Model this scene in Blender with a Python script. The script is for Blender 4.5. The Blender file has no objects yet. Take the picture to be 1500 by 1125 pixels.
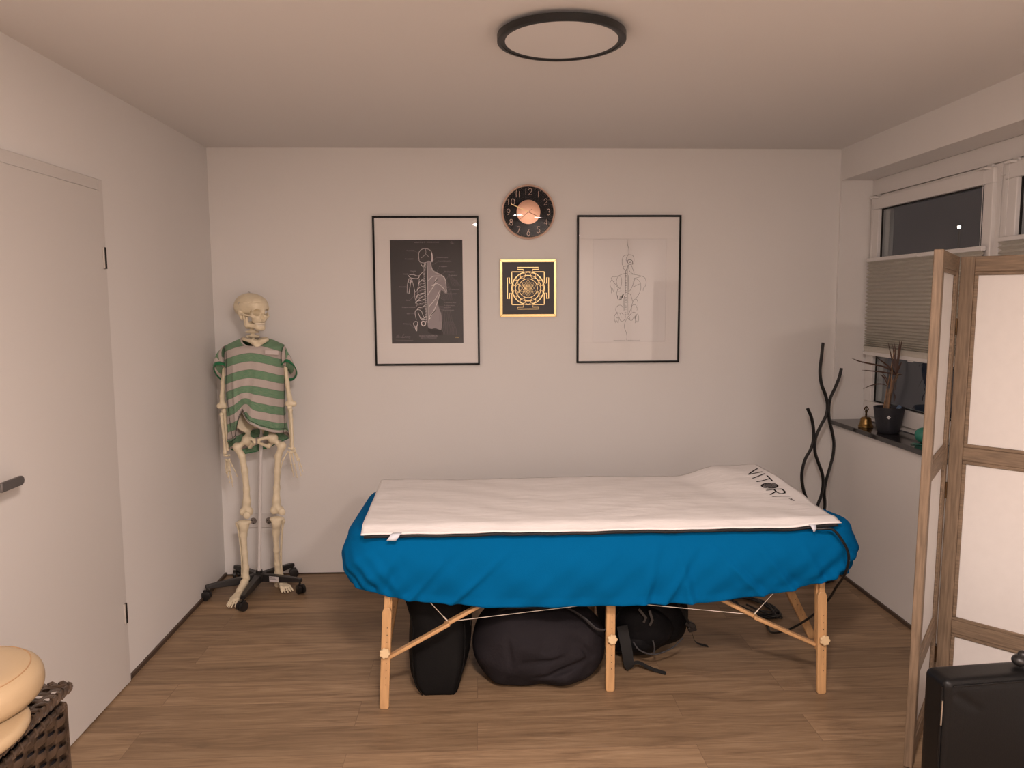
import bpy, math, random
import numpy as np
from mathutils import Vector, Matrix
random.seed(7)
PI = math.pi
SC = bpy.context.scene
COL = SC.collection

# ---------------------------------------------------------------- materials
MATS = {}
def mat(name, col, rough=0.6, metal=0.0, spec=0.5, bump=0.0, bscale=80.0, var=0.0, vscale=6.0, stretch=None, sheen=0.0, coat=0.0):
    if name in MATS: return MATS[name]
    m = bpy.data.materials.new(name); m.use_nodes = True
    nt = m.node_tree; b = nt.nodes['Principled BSDF']
    b.inputs['Base Color'].default_value = (*col, 1)
    b.inputs['Roughness'].default_value = rough
    b.inputs['Metallic'].default_value = metal
    b.inputs['Specular IOR Level'].default_value = spec
    if sheen: b.inputs['Sheen Weight'].default_value = sheen
    if coat: b.inputs['Coat Weight'].default_value = coat
    tc = nt.nodes.new('ShaderNodeTexCoord'); out = tc.outputs['Object']
    if stretch:
        mp = nt.nodes.new('ShaderNodeMapping'); mp.inputs['Scale'].default_value = stretch
        nt.links.new(out, mp.inputs['Vector']); out = mp.outputs['Vector']
    if var:
        n = nt.nodes.new('ShaderNodeTexNoise'); n.inputs['Scale'].default_value = vscale; n.inputs['Detail'].default_value = 6
        nt.links.new(out, n.inputs['Vector'])
        r = nt.nodes.new('ShaderNodeValToRGB')
        lo = [max(0, c*(1-var)) for c in col]; hi = [min(1, c*(1+var)) for c in col]
        r.color_ramp.elements[0].color = (*lo, 1); r.color_ramp.elements[1].color = (*hi, 1)
        r.color_ramp.elements[0].position = 0.3; r.color_ramp.elements[1].position = 0.7
        nt.links.new(n.outputs['Fac'], r.inputs['Fac']); nt.links.new(r.outputs['Color'], b.inputs['Base Color'])
    if bump:
        n2 = nt.nodes.new('ShaderNodeTexNoise'); n2.inputs['Scale'].default_value = bscale; n2.inputs['Detail'].default_value = 4
        nt.links.new(out, n2.inputs['Vector'])
        bp = nt.nodes.new('ShaderNodeBump'); bp.inputs['Strength'].default_value = bump; bp.inputs['Distance'].default_value = 0.01
        nt.links.new(n2.outputs['Fac'], bp.inputs['Height']); nt.links.new(bp.outputs['Normal'], b.inputs['Normal'])
    MATS[name] = m
    return m

def glass_mat(name, tint=(1, 1, 1), ior=1.5):
    m = bpy.data.materials.new(name); m.use_nodes = True; nt = m.node_tree
    nt.nodes.remove(nt.nodes['Principled BSDF']); o = nt.nodes['Material Output']
    t = nt.nodes.new('ShaderNodeBsdfTransparent'); t.inputs['Color'].default_value = (*tint, 1)
    g = nt.nodes.new('ShaderNodeBsdfGlossy'); g.inputs['Roughness'].default_value = 0.02
    f = nt.nodes.new('ShaderNodeFresnel'); f.inputs['IOR'].default_value = ior
    mx = nt.nodes.new('ShaderNodeMixShader')
    ge = nt.nodes.new('ShaderNodeNewGeometry'); iv = nt.nodes.new('ShaderNodeMath'); iv.operation = 'SUBTRACT'; iv.inputs[0].default_value = 1; nt.links.new(ge.outputs['Backfacing'], iv.inputs[1])
    mu = nt.nodes.new('ShaderNodeMath'); mu.operation = 'MULTIPLY'; nt.links.new(f.outputs[0], mu.inputs[0]); nt.links.new(iv.outputs[0], mu.inputs[1]); nt.links.new(mu.outputs[0], mx.inputs[0]); nt.links.new(t.outputs[0], mx.inputs[1]); nt.links.new(g.outputs[0], mx.inputs[2])
    nt.links.new(mx.outputs[0], o.inputs['Surface'])
    return m

def emit_mat(name, col, s):
    m = bpy.data.materials.new(name); m.use_nodes = True; b = m.node_tree.nodes['Principled BSDF']
    b.inputs['Base Color'].default_value = (*col, 1)
    b.inputs['Emission Color'].default_value = (*col, 1); b.inputs['Emission Strength'].default_value = s
    return m

WALL = mat('white_wall_paint', (.80, .785, .765), .75, spec=.25, bump=.05, bscale=120, var=.012, vscale=1.5)
CEIL = mat('white_ceiling_paint', (.77, .755, .74), .85, spec=.15, bump=.03, bscale=150)
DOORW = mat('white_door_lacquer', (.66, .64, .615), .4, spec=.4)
PVC = mat('white_window_plastic', (.76, .74, .72), .32, spec=.5)
BONE = mat('ivory_bone_plastic', (.80, .71, .52), .42, spec=.45, var=.07, vscale=25, bump=.05, bscale=160)
TEETH = mat('tooth_plastic', (.84, .77, .62), .3)
DARKHOLE = mat('dark_gap', (.012, .011, .010), .8)
BLACKP = mat('black_plastic', (.014, .013, .013), .38, bump=.03, bscale=300)
BLACKM = mat('black_metal', (.012, .012, .012), .42, spec=.5)
STEEL = mat('brushed_steel', (.55, .54, .52), .3, metal=1)
GREYM = mat('grey_handle_metal', (.16, .15, .145), .42, metal=.7)
WHITEP = mat('white_plastic', (.74, .72, .70), .35)
BEECH = mat('beech_wood', (.56, .335, .158), .42, var=.14, vscale=5, stretch=(14, 14, 1.2), spec=.4)
BEECHX = mat('beech_wood_brace', (.56, .335, .158), .42, var=.14, vscale=5, stretch=(1.5, 14, 14), spec=.4)
KNOB = mat('pale_wood_knob', (.74, .56, .33), .5, var=.06, vscale=30)
OAK = mat('grey_oak_frame', (.205, .145, .094), .6, var=.30, vscale=6, stretch=(22, 22, 1.6), bump=.12, bscale=30)
OAKH = mat('grey_oak_rail', (.205, .145, .094), .6, var=.30, vscale=6, stretch=(2, 2, 26), bump=.12, bscale=30)
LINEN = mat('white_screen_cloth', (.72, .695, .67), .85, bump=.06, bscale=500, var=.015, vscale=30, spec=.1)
BLUE = mat('blue_jersey_sheet', (.0, .118, .315), .9, bump=.10, bscale=380, spec=.06)
MATW = mat('white_mat_cover', (.87, .855, .85), .85, bump=.38, bscale=9, stretch=(1, 3.2, 1), spec=.15)
MATB = mat('black_mat_backing', (.010, .010, .012), .7)
VINYL = mat('beige_table_vinyl', (.6, .5, .36), .5)
TAG = mat('white_tag_cloth', (.72, .76, .84), .8)
BAGB = mat('black_bag_fabric', (.005, .0047, .0047), .7, bump=.15, bscale=250, spec=.12)
BAGP = mat('black_bag_pattern', (.026, .025, .026), .6)
DUFF = mat('charcoal_bag_fabric', (.019, .0168, .0195), .8, bump=.2, bscale=120, var=.1, vscale=6, spec=.1)
BPACK = mat('black_backpack_fabric', (.005, .005, .006), .65, bump=.2, bscale=200, spec=.14)
BPACKG = mat('dark_grey_trim', (.035, .034, .037), .6)
WEB = mat('black_webbing', (.007, .007, .007), .8)
FRAMEB = mat('black_picture_frame', (.005, .0045, .0045), .45, spec=.2)
PASSE = mat('white_passepartout', (.80, .775, .755), .85, spec=.1)
PAPERB = mat('black_print_paper', (.040, .036, .038), .6, spec=.2)
PAPERW = mat('white_print_paper', (.78, .76, .75), .8, spec=.1)
INKW = mat('white_print_ink', (.78, .73, .73), .8, spec=.1)
INKG = mat('grey_print_ink', (.34, .30, .31), .8, spec=.1)
INKM = mat('mid_grey_print_ink', (.17, .148, .154), .8, spec=.1)
INKD = mat('dark_print_ink', (.015, .013, .013), .8, spec=.1)
INKL = mat('line_print_ink', (.055, .045, .045), .8, spec=.1)
INKY = mat('yellow_print_ink', (.55, .42, .16), .8, spec=.1)
ROSE = mat('rose_gold_metal', (.92, .66, .53), .36, metal=.3)
ROSEH = mat('dark_rose_hand', (.26, .12, .07), .35, metal=.6)
ROSED = mat('rose_gold_disc', (.74, .44, .31), .38, metal=.85)
CLOCKD = mat('black_clock_dial', (.009, .009, .012), .5, spec=.1, var=.3, vscale=20)
GOLD = mat('mirror_gold', (.50, .37, .18), .22, metal=1)
GOLDI = mat('gold_inlay', (.60, .44, .215), .32, metal=.9)
YANB = mat('black_yantra_panel', (.016, .013, .014), .45)
LAMPD = mat('white_lamp_diffuser', (.76, .745, .73), .5)
BRASS = mat('aged_brass', (.27, .17, .065), .36, metal=1, var=.3, vscale=60)
BRASSD = mat('dark_brass', (.10, .06, .03), .45, metal=1)
POTM = mat('anthracite_pot', (.017, .018, .024), .55, var=.2, vscale=120, bump=.04, bscale=200)
SOIL = mat('dark_soil', (.018, .012, .008), .95, bump=.5, bscale=150)
TRUNK = mat('dracaena_trunk', (.19, .125, .078), .8, var=.35, vscale=40, bump=.3, bscale=90)
STAKE = mat('bamboo_stake', (.30, .17, .085), .6)
LEAFM = mat('dark_red_leaf', (.085, .045, .032), .5, var=.35, vscale=20)
TEAL = mat('teal_rubber', (.03, .20, .15), .55)
STONE = mat('dark_polished_stone', (.022, .020, .020), .12, var=.3, vscale=90, spec=.6)
BLIND = mat('grey_pleated_fabric', (.57, .545, .485), .85, var=.03, vscale=60, spec=.1)
LEATH = mat('black_leatherette', (.006, .006, .0063), .38, bump=.05, bscale=260, spec=.22)
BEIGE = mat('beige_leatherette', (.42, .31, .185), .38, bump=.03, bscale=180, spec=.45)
BEIGED = mat('beige_seam', (.36, .22, .11), .6)
RATTAN = mat('brown_poly_rattan', (.055, .036, .024), .32, var=.5, vscale=25, spec=.6)
LINER = mat('black_basket_liner', (.010, .009, .012), .8)
SKIRT = mat('dark_brown_baseboard', (.075, .05, .035), .5)
CABLE = mat('black_cable', (.008, .008, .008), .4)
WIRE = mat('steel_wire', (.62, .56, .48), .35, metal=.7)
CUFF = mat('dark_green_rib', (.012, .17, .065), .85, sheen=.2)
STITCH = mat('black_stitching', (.012, .012, .014), .9)
GLASS = glass_mat('clear_glass', (1, 1, 1), 1.38)
WGLASS = glass_mat('window_glass', (.9, .92, .92), 2.1)
PGLASS = glass_mat('picture_glass', (1, 1, 1), 1.5)

def floor_mat():
    m = bpy.data.materials.new('oak_laminate_planks'); m.use_nodes = True; nt = m.node_tree; b = nt.nodes['Principled BSDF']
    N = nt.nodes.new; L = nt.links.new
    tc = N('ShaderNodeTexCoord')
    br = N('ShaderNodeTexBrick'); br.offset = .37; br.squash = 1
    br.inputs['Color1'].default_value = (0, 0, 0, 1); br.inputs['Color2'].default_value = (1, 1, 1, 1); br.inputs['Mortar'].default_value = (.5, .5, .5, 1)
    br.inputs['Scale'].default_value = 1; br.inputs['Mortar Size'].default_value = .0009; br.inputs['Brick Width'].default_value = 1.22; br.inputs['Row Height'].default_value = .18
    br.inputs['Bias'].default_value = 0
    mp0 = N('ShaderNodeMapping'); mp0.inputs['Location'].default_value = (.36, .035, 0)
    L(tc.outputs['Object'], mp0.inputs['Vector']); L(mp0.outputs[0], br.inputs['Vector'])
    # grain, offset per plank
    mp = N('ShaderNodeMapping'); mp.inputs['Scale'].default_value = (1.0, 11, 1)
    ad = N('ShaderNodeVectorMath'); ad.operation = 'ADD'
    sc = N('ShaderNodeVectorMath'); sc.operation = 'SCALE'; sc.inputs['Scale'].default_value = 37
    L(br.outputs['Color'], sc.inputs[0]); L(tc.outputs['Object'], ad.inputs[0]); L(sc.outputs[0], ad.inputs[1]); L(ad.outputs[0], mp.inputs['Vector'])
    n1 = N('ShaderNodeTexNoise'); n1.inputs['Scale'].default_value = 2.6; n1.inputs['Detail'].default_value = 9; n1.inputs['Roughness'].default_value = .62; n1.inputs['Distortion'].default_value = .9
    L(mp.outputs[0], n1.inputs['Vector'])
    r1 = N('ShaderNodeValToRGB'); e = r1.color_ramp.elements
    e[0].position = .28; e[0].color = (.200, .130, .077, 1); e[1].position = .72; e[1].color = (.420, .295, .180, 1)
    k = r1.color_ramp.elements.new(.5); k.color = (.325, .218, .128, 1)
    L(n1.outputs['Fac'], r1.inputs['Fac'])
    mp2 = N('ShaderNodeMapping'); mp2.inputs['Scale'].default_value = (3, 90, 1); L(ad.outputs[0], mp2.inputs['Vector'])
    n2 = N('ShaderNodeTexNoise'); n2.inputs['Scale'].default_value = 3; n2.inputs['Detail'].default_value = 5; L(mp2.outputs[0], n2.inputs['Vector'])
    mix = N('ShaderNodeMixRGB'); mix.blend_type = 'MULTIPLY'; mix.inputs['Fac'].default_value = .45
    r2 = N('ShaderNodeValToRGB'); r2.color_ramp.elements[0].position = .3; r2.color_ramp.elements[0].color = (.62, .6, .58, 1); r2.color_ramp.elements[1].position = .62; r2.color_ramp.elements[1].color = (1, 1, 1, 1)
    L(n2.outputs['Fac'], r2.inputs['Fac']); L(r1.outputs[0], mix.inputs[1]); L(r2.outputs[0], mix.inputs[2])
    mix2 = N('ShaderNodeMixRGB'); mix2.blend_type = 'MULTIPLY'; mix2.inputs['Fac'].default_value = 1
    r3 = N('ShaderNodeValToRGB'); r3.color_ramp.elements[0].color = (.74, .735, .73, 1); r3.color_ramp.elements[1].color = (1.06, 1.06, 1.06, 1)
    L(br.outputs['Color'], r3.inputs['Fac']); L(mix.outputs[0], mix2.inputs[1]); L(r3.outputs[0], mix2.inputs[2])
    mix3 = N('ShaderNodeMixRGB'); mix3.inputs[2].default_value = (.17, .11, .07, 1)
    L(br.outputs['Fac'], mix3.inputs['Fac']); L(mix2.outputs[0], mix3.inputs[1]); L(mix3.outputs[0], b.inputs['Base Color'])
    b.inputs['Roughness'].default_value = .48; b.inputs['Specular IOR Level'].default_value = .35
    return m

def shirt_mat():
    m = bpy.data.materials.new('striped_jersey'); m.use_nodes = True; nt = m.node_tree; b = nt.nodes['Principled BSDF']
    N = nt.nodes.new; L = nt.links.new
    uv = N('ShaderNodeUVMap'); sp = N('ShaderNodeSeparateXYZ'); L(uv.outputs[0], sp.inputs[0])
    ns = N('ShaderNodeTexNoise'); ns.inputs['Scale'].default_value = 3; ns.inputs['Detail'].default_value = 4
    mp = N('ShaderNodeMapping'); mp.inputs['Scale'].default_value = (14, 110, 1); L(uv.outputs[0], mp.inputs[0]); L(mp.outputs[0], ns.inputs['Vector'])
    fr = N('ShaderNodeMath'); fr.operation = 'FRACT'; L(sp.outputs['Y'], fr.inputs[0])
    # stripe coordinate is the V of the map, one unit per repeat
    gt = N('ShaderNodeMath'); gt.operation = 'GREATER_THAN'; gt.inputs[1].default_value = .5; L(fr.outputs[0], gt.inputs[0])
    g = N('ShaderNodeValToRGB'); g.color_ramp.elements[0].position = .40; g.color_ramp.elements[0].color = (.075, .22, .115, 1); g.color_ramp.elements[1].position = .64; g.color_ramp.elements[1].color = (.30, .40, .28, 1)
    w = N('ShaderNodeValToRGB'); w.color_ramp.elements[0].position = .3; w.color_ramp.elements[0].color = (.47, .415, .385, 1); w.color_ramp.elements[1].position = .7; w.color_ramp.elements[1].color = (.56, .50, .465, 1)
    L(ns.outputs['Fac'], g.inputs[0]); L(ns.outputs['Fac'], w.inputs[0])
    mx = N('ShaderNodeMixRGB'); L(gt.outputs[0], mx.inputs[0]); L(w.outputs[0], mx.inputs[1]); L(g.outputs[0], mx.inputs[2])
    # thin dark line at each stripe boundary
    d1 = N('ShaderNodeMath'); d1.operation = 'PINGPONG'; d1.inputs[1].default_value = .25; L(fr.outputs[0], d1.inputs[0])
    a2 = N('ShaderNodeMath'); a2.operation = 'FRACT'
    a1 = N('ShaderNodeMath'); a1.operation = 'MULTIPLY'; a1.inputs[1].default_value = 2; L(fr.outputs[0], a1.inputs[0]); L(a1.outputs[0], a2.inputs[0])
    pp = N('ShaderNodeMath'); pp.operation = 'PINGPONG'; pp.inputs[1].default_value = .5; L(a2.outputs[0], pp.inputs[0])
    lt = N('ShaderNodeMath'); lt.operation = 'LESS_THAN'; lt.inputs[1].default_value = .03; L(pp.outputs[0], lt.inputs[0])
    mu = N('ShaderNodeMath'); mu.operation = 'MULTIPLY'; mu.inputs[1].default_value = .5; L(lt.outputs[0], mu.inputs[0])
    mx2 = N('ShaderNodeMixRGB'); mx2.inputs[2].default_value = (.05, .09, .055, 1); L(mu.outputs[0], mx2.inputs[0]); L(mx.outputs[0], mx2.inputs[1])
    L(mx2.outputs[0], b.inputs['Base Color']); b.inputs['Roughness'].default_value = .9; b.inputs['Specular IOR Level'].default_value = .15
    b.inputs['Sheen Weight'].default_value = .1
    return m
FLOORM = floor_mat(); SHIRT = shirt_mat()

# ---------------------------------------------------------------- geometry helpers
OFF = {}
def mk(name, vf, m, parent=None, smooth=True, angle=40, uv=None):
    V, F = vf
    V = np.asarray(V, float).reshape(-1, 3)
    me = bpy.data.meshes.new(name)
    if parent is not None:
        off = np.array(OFF[parent.name])
    else:
        lo, hi = V.min(0), V.max(0); off = np.array([(lo[0]+hi[0])/2, (lo[1]+hi[1])/2, lo[2]])
    me.from_pydata([tuple(v) for v in (V-off)], [], [tuple(int(i) for i in f) for f in F]); me.update()
    if uv is not None:
        ul = me.uv_layers.new(name='UVMap'); li = np.zeros(len(me.loops), int); me.loops.foreach_get('vertex_index', li)
        ul.data.foreach_set('uv', np.asarray(uv, float)[li].ravel())
    me.materials.append(m)
    o = bpy.data.objects.new(name, me); COL.objects.link(o)
    if parent is not None: o.parent = parent
    else: o.location = tuple(off)
    OFF[o.name] = tuple(off)
    if smooth:
        me.polygons.foreach_set('use_smooth', [True]*len(me.polygons))
        if angle < 179: me.set_sharp_from_angle(angle=math.radians(angle))
    return o
def bevel(o, w, seg=3, ang=35):
    b = o.modifiers.new('bevel', 'BEVEL'); b.width = w; b.segments = seg; b.limit_method = 'ANGLE'; b.angle_limit = math.radians(ang); b.harden_normals = False
    return o
def thing(name, label, cat, loc, group=None, kind=None):
    o = bpy.data.objects.new(name, None); COL.objects.link(o); o.location = loc; o.empty_display_size = .05
    OFF[o.name] = tuple(loc); return tag(o, label, cat, group, kind)
def tag(o, label=None, cat=None, group=None, kind=None):
    if label: o['label'] = label
    if cat: o['category'] = cat
    if group: o['group'] = group
    if kind: o['kind'] = kind
    return o

class MB:
    def __init__(s): s.V = []; s.F = []; s.n = 0
    def add(s, V, F):
        s.V += [tuple(map(float, v)) for v in V]; s.F += [tuple(i+s.n for i in f) for f in F]; s.n = len(s.V); return s
    @property
    def vf(s): return s.V, s.F
    def box(s, c, h, R=None):
        V = [Vector((sx*h[0], sy*h[1], sz*h[2])) for sx in (-1, 1) for sy in (-1, 1) for sz in (-1, 1)]
        if R is not None: V = [R @ v for v in V]
        V = [v+Vector(c) for v in V]
        return s.add(V, [(0, 1, 3, 2), (4, 6, 7, 5), (0, 4, 5, 1), (2, 3, 7, 6), (0, 2, 6, 4), (1, 5, 7, 3)])
    def b2(s, lo, hi): return s.box([(a+b)/2 for a, b in zip(lo, hi)], [abs(b-a)/2 for a, b in zip(lo, hi)])
    def bar(s, p, q, w, h, up=(0, 0, 1)):
        p, q = Vector(p), Vector(q); z = (q-p); L = z.length; z.normalize(); u = Vector(up)
        x = u.cross(z)
        if x.length < 1e-4: x = Vector((1, 0, 0)).cross(z)
        x.normalize(); y = z.cross(x)
        R = Matrix((x, y, z)).transposed()
        return s.box((p+q)/2, (w/2, h/2, L/2), R)
    def tube(s, P, r, seg=10, cap=True, closed=False, flat=1.0, up=None):
        P = [Vector(p) for p in P]; n = len(P); rr = r if hasattr(r, '__len__') else [r]*n
        V = []; F = []; prev = None
        for i in range(n):
            a = P[(i-1) % n] if (i > 0 or closed) else P[i]; b = P[(i+1) % n] if (i < n-1 or closed) else P[i]
            t = (b-a).normalized() if (b-a).length > 1e-9 else Vector((0, 0, 1))
            if prev is None:
                u = Vector(up) if up else (Vector((0, 0, 1)) if abs(t.z) < .9 else Vector((1, 0, 0)))
            else: u = Vector(up) if up else prev
            u = (u-t*u.dot(t))
            if u.length < 1e-6: u = t.orthogonal()
            u.normalize(); w = t.cross(u); prev = u
            for k in range(seg):
                an = 2*PI*k/seg
                V.append(P[i]+u*(math.cos(an)*rr[i]*flat)+w*(math.sin(an)*rr[i]))
        m = n if closed else n-1
        for i in range(m):
            for k in range(seg):
                k2 = (k+1) % seg; j = (i+1) % n
                F.append((i*seg+k, i*seg+k2, j*seg+k2, j*seg+k))
        if cap and not closed:
            F.append(tuple(range(seg-1, -1, -1))); F.append(tuple((n-1)*seg+k for k in range(seg)))
        return s.add(V, F)
    def cyl(s, p, q, r, r2=None, seg=24): return s.tube([p, q], [r, r if r2 is None else r2], seg)
    def lathe(s, prof, c=(0, 0, 0), seg=36, R=None):
        V = []; F = []; n = len(prof)
        for r, z in prof:
            for k in range(seg):
                a = 2*PI*k/seg; v = Vector((r*math.cos(a), r*math.sin(a), z))
                if R is not None: v = R @ v
                V.append(v+Vector(c))
        for i in range(n-1):
            for k in range(seg):
                k2 = (k+1) % seg; F.append((i*seg+k, i*seg+k2, (i+1)*seg+k2, (i+1)*seg+k))
        if prof[0] == prof[-1]: return s.add(V, F)
        if prof[0][0] > 1e-6: F.append(tuple(range(seg-1, -1, -1)))
        if prof[-1][0] > 1e-6: F.append(tuple((n-1)*seg+k for k in range(seg)))
        return s.add(V, F)
    def ball(s, c, r, seg=16, rings=10):
        r = r if hasattr(r, '__len__') else (r, r, r)
        pr = [(math.sin(PI*i/rings), -math.cos(PI*i/rings)) for i in range(rings+1)]
        V = []; F = []
        for q, z in pr:
            for k in range(seg):
                a = 2*PI*k/seg; V.append((c[0]+r[0]*q*math.cos(a), c[1]+r[1]*q*math.sin(a), c[2]+r[2]*z))
        for i in range(rings):
            for k in range(seg):
                k2 = (k+1) % seg; F.append((i*seg+k, i*seg+k2, (i+1)*seg+k2, (i+1)*seg+k))
        return s.add(V, F)
    def prism(s, poly, d):
        n = len(poly); P = [Vector(p) for p in poly]; D = Vector(d)
        return s.add(P+[p+D for p in P], [tuple(range(n)), tuple(range(2*n-1, n-1, -1))]+[(i, i+n, (i+1) % n+n, (i+1) % n) for i in range(n)])
    def ribbon(s, P, w, nrm, th=.0006):
        # flat stroke with a little thickness along nrm; w may taper
        P = [Vector(p) for p in P]; n = len(P); N = Vector(nrm).normalized(); ww = w if hasattr(w, '__len__') else [w]*n
        V = []; F = []
        for i in range(n):
            a = P[max(0, i-1)]; b = P[min(n-1, i+1)]; t = (b-a)
            if t.length < 1e-9: t = Vector((1, 0, 0))
            t.normalize(); sd = N.cross(t)*(ww[i]/2)
            V += [P[i]-sd, P[i]+sd, P[i]+sd+N*th, P[i]-sd+N*th]
        for i in range(n-1):
            a = 4*i; b = a+4
            for k in range(4): F.append((a+k, a+(k+1) % 4, b+(k+1) % 4, b+k))
        F += [(3, 2, 1, 0), (4*n-4, 4*n-3, 4*n-2, 4*n-1)]
        return s.add(V, F)
    def poly(s, P, nrm, th=.0005):
        return s.prism(P, Vector(nrm).normalized()*th)

def smooth_path(P, k=6, closed=False):
    P = [np.array(p, float) for p in P]; n = len(P); out = []
    rng = range(n) if closed else range(n-1)
    for i in rng:
        p0 = P[(i-1) % n] if (closed or i > 0) else 2*P[0]-P[1]; p1 = P[i]; p2 = P[(i+1) % n]
        p3 = P[(i+2) % n] if (closed or i+2 < n) else 2*P[-1]-P[-2]
        for j in range(k):
            t = j/k
            out.append(.5*((2*p1)+(-p0+p2)*t+(2*p0-5*p1+4*p2-p3)*t*t+(-p0+3*p1-3*p2+p3)*t**3))
    if not closed: out.append(P[-1])
    return [tuple(p) for p in out]

def grid(nu, nv, fn, closed_u=False):
    V = [fn(i/(nu if closed_u else nu-1), j/(nv-1)) for j in range(nv) for i in range(nu)]
    F = []
    for j in range(nv-1):
        for i in range(nu if closed_u else nu-1):
            i2 = (i+1) % nu
            F.append((j*nu+i, j*nu+i2, (j+1)*nu+i2, (j+1)*nu+i))
    return V, F

# ---- signed-distance shapes, meshed with surface nets
def smin(a, b, k):
    h = np.clip(.5+.5*(b-a)/k, 0, 1); return b*(1-h)+a*h-k*h*(1-h)
def smax(a, b, k): return -smin(-a, -b, k)
def s_ell(P, c, r):
    q = (P-np.array(c)); r = np.array(r); k0 = np.linalg.norm(q/r, axis=1); k1 = np.linalg.norm(q/(r*r), axis=1)+1e-9
    return k0*(k0-1)/k1
def s_cap(P, a, b, ra, rb=None):
    rb = ra if rb is None else rb; a = np.array(a, float); b = np.array(b, float); d = b-a; q = P-a
    t = np.clip(q@d/(d@d+1e-12), 0, 1); return np.linalg.norm(q-t[:, None]*d, axis=1)-(ra+(rb-ra)*t)
def s_chain(P, pts, rad, k=.006):
    d = None
    for i in range(len(pts)-1):
        e = s_cap(P, pts[i], pts[i+1], rad[i], rad[i+1]); d = e if d is None else smin(d, e, k)
    return d
def s_box(P, c, h, r):
    q = np.abs(P-np.array(c))-(np.array(h)-r)
    return np.linalg.norm(np.maximum(q, 0), axis=1)+np.minimum(q.max(1), 0)-r
def s_rot(P, c, R): return (P-np.array(c))@np.array(R)     # into a rotated frame
def nets(fn, lo, hi, h):
    lo = np.array(lo, float); hi = np.array(hi, float); n = np.ceil((hi-lo)/h).astype(int)+2
    ax = [lo[i]+h*np.arange(n[i]) for i in range(3)]
    G = np.stack(np.meshgrid(*ax, indexing='ij'), -1).reshape(-1, 3)
    D = np.concatenate([fn(g) for g in np.array_split(G, max(1, len(G)//200000))]).reshape(n)
    m = n-1
    acc = np.zeros((*m, 3)); cnt = np.zeros(m)
    cs = [(i, j, k) for i in (0, 1) for j in (0, 1) for k in (0, 1)]
    sl = lambda c: D[c[0]:c[0]+m[0], c[1]:c[1]+m[1], c[2]:c[2]+m[2]]
    for a in cs:
        for x in range(3):
            if a[x] == 0:
                b = list(a); b[x] = 1; b = tuple(b)
                da, db = sl(a), sl(b); cr = (da < 0) != (db < 0)
                t = np.where(cr, da/np.where(cr, da-db, 1), 0)
                p = np.zeros((*m, 3)); p[...] = a; p[..., x] += t
                acc += np.where(cr[..., None], p, 0); cnt += cr
    on = cnt > 0; idx = -np.ones(m, int); idx[on] = np.arange(on.sum())
    cell = np.stack(np.nonzero(on), -1)
    V = lo+h*(cell+acc[on]/cnt[on][:, None])
    F = []
    for x in range(3):
        y, z = (x+1) % 3, (x+2) % 3
        s0 = [slice(1, m[i]) for i in range(3)]; s0[x] = slice(0, m[x]); s1 = list(s0); s1[x] = slice(1, m[x]+1)
        d0 = D[tuple(s0)]; d1 = D[tuple(s1)]
        cr = (d0 < 0) != (d1 < 0); pos = np.stack(np.nonzero(cr), -1)
        if not len(pos): continue
        base = pos+np.array([s.start for s in s0]); sign = d0[cr] < 0
        def at(oy, oz):
            q = base.copy(); q[:, y] -= oy; q[:, z] -= oz; return idx[q[:, 0], q[:, 1], q[:, 2]]
        q = np.stack([at(1, 1), at(0, 1), at(0, 0), at(1, 0)], -1)
        q[~sign] = q[~sign][:, ::-1]
        F.append(q[(q >= 0).all(1)])
    return V, np.concatenate(F)

# ---------------------------------------------------------------- room
XL, XR, YB, YF, H = -1.4657, 2.0242, 4.4146, -1.7, 2.3836
XW = 2.19                                    # inner face of the windows
ZS = .865                                    # top of the window sill
def S(o, label=None, cat=None): return tag(o, label, cat, kind='structure')
S(mk('floor', MB().b2((XL-.2, YF-.2, -.1), (XW+.15, YB+.2, 0)).vf, FLOORM), 'brown oak laminate floor laid in planks across the room', 'floor')
S(mk('ceiling', MB().b2((XL-.2, YF-.2, H), (XW+.15, YB+.2, H+.1)).vf, CEIL), 'plain white ceiling', 'ceiling')
S(mk('wall_back', MB().b2((XL-.2, YB, 0), (XW+.15, YB+.15, H)).vf, WALL), 'white back wall with two framed prints', 'wall')
S(mk('wall_left', MB().b2((XL-.15, YF, 0), (XL, YB, H)).vf, WALL), 'white left wall with the door', 'wall')
S(mk('wall_front', MB().b2((XL-.2, YF-.15, 0), (XW+.15, YF, H)).vf, WALL), 'white wall behind the photographer', 'wall')
wr = MB()
wr.b2((XR, YF, 0), (XW+.12, YB, ZS-.025)); wr.b2((XR, YF, 2.21), (XW+.12, YB, H))
wr.b2((XR, YF, ZS-.025), (XW+.12, 1.70, 2.21)); wr.b2((XR, 4.395, ZS-.025), (XW+.12, YB, 2.21))
S(mk('wall_right', wr.vf, WALL, smooth=False), 'white right wall with a deep window recess', 'wall')
# thin dark floor trims
for nm, lo, hi, lb in (('baseboard_left', (XL, 3.16, 0), (XL+.010, YB, .018), 'thin dark brown floor strip along the left wall'),
                   ('baseboard_back', (XL+.01, YB-.006, 0), (XR-.01, YB, .007), 'very thin dark floor strip along the back wall'),
                   ('baseboard_right', (XR-.010, 1.0, 0), (XR, YB, .018), 'thin dark brown floor strip along the right wall')):
    S(mk(nm, MB().b2(lo, hi).vf, SKIRT), lb, 'baseboard')
sill = bevel(mk('trim_1', MB().b2((XR-.022, 1.70, ZS-.025), (XW, 4.395, ZS)).vf, STONE), .003)
S(sill, 'dark polished stone sill below the windows', 'window sill')
S(mk('trim_2', MB().b2((XR, 1.0, ZS-.042), (XR+.02, YB, ZS-.026)).b2((XR-.006, 1.70, ZS-.040), (XR, 4.40, ZS-.0255)).vf, WALL), 'pale plaster edge just under the dark window sill', 'trim')
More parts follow.
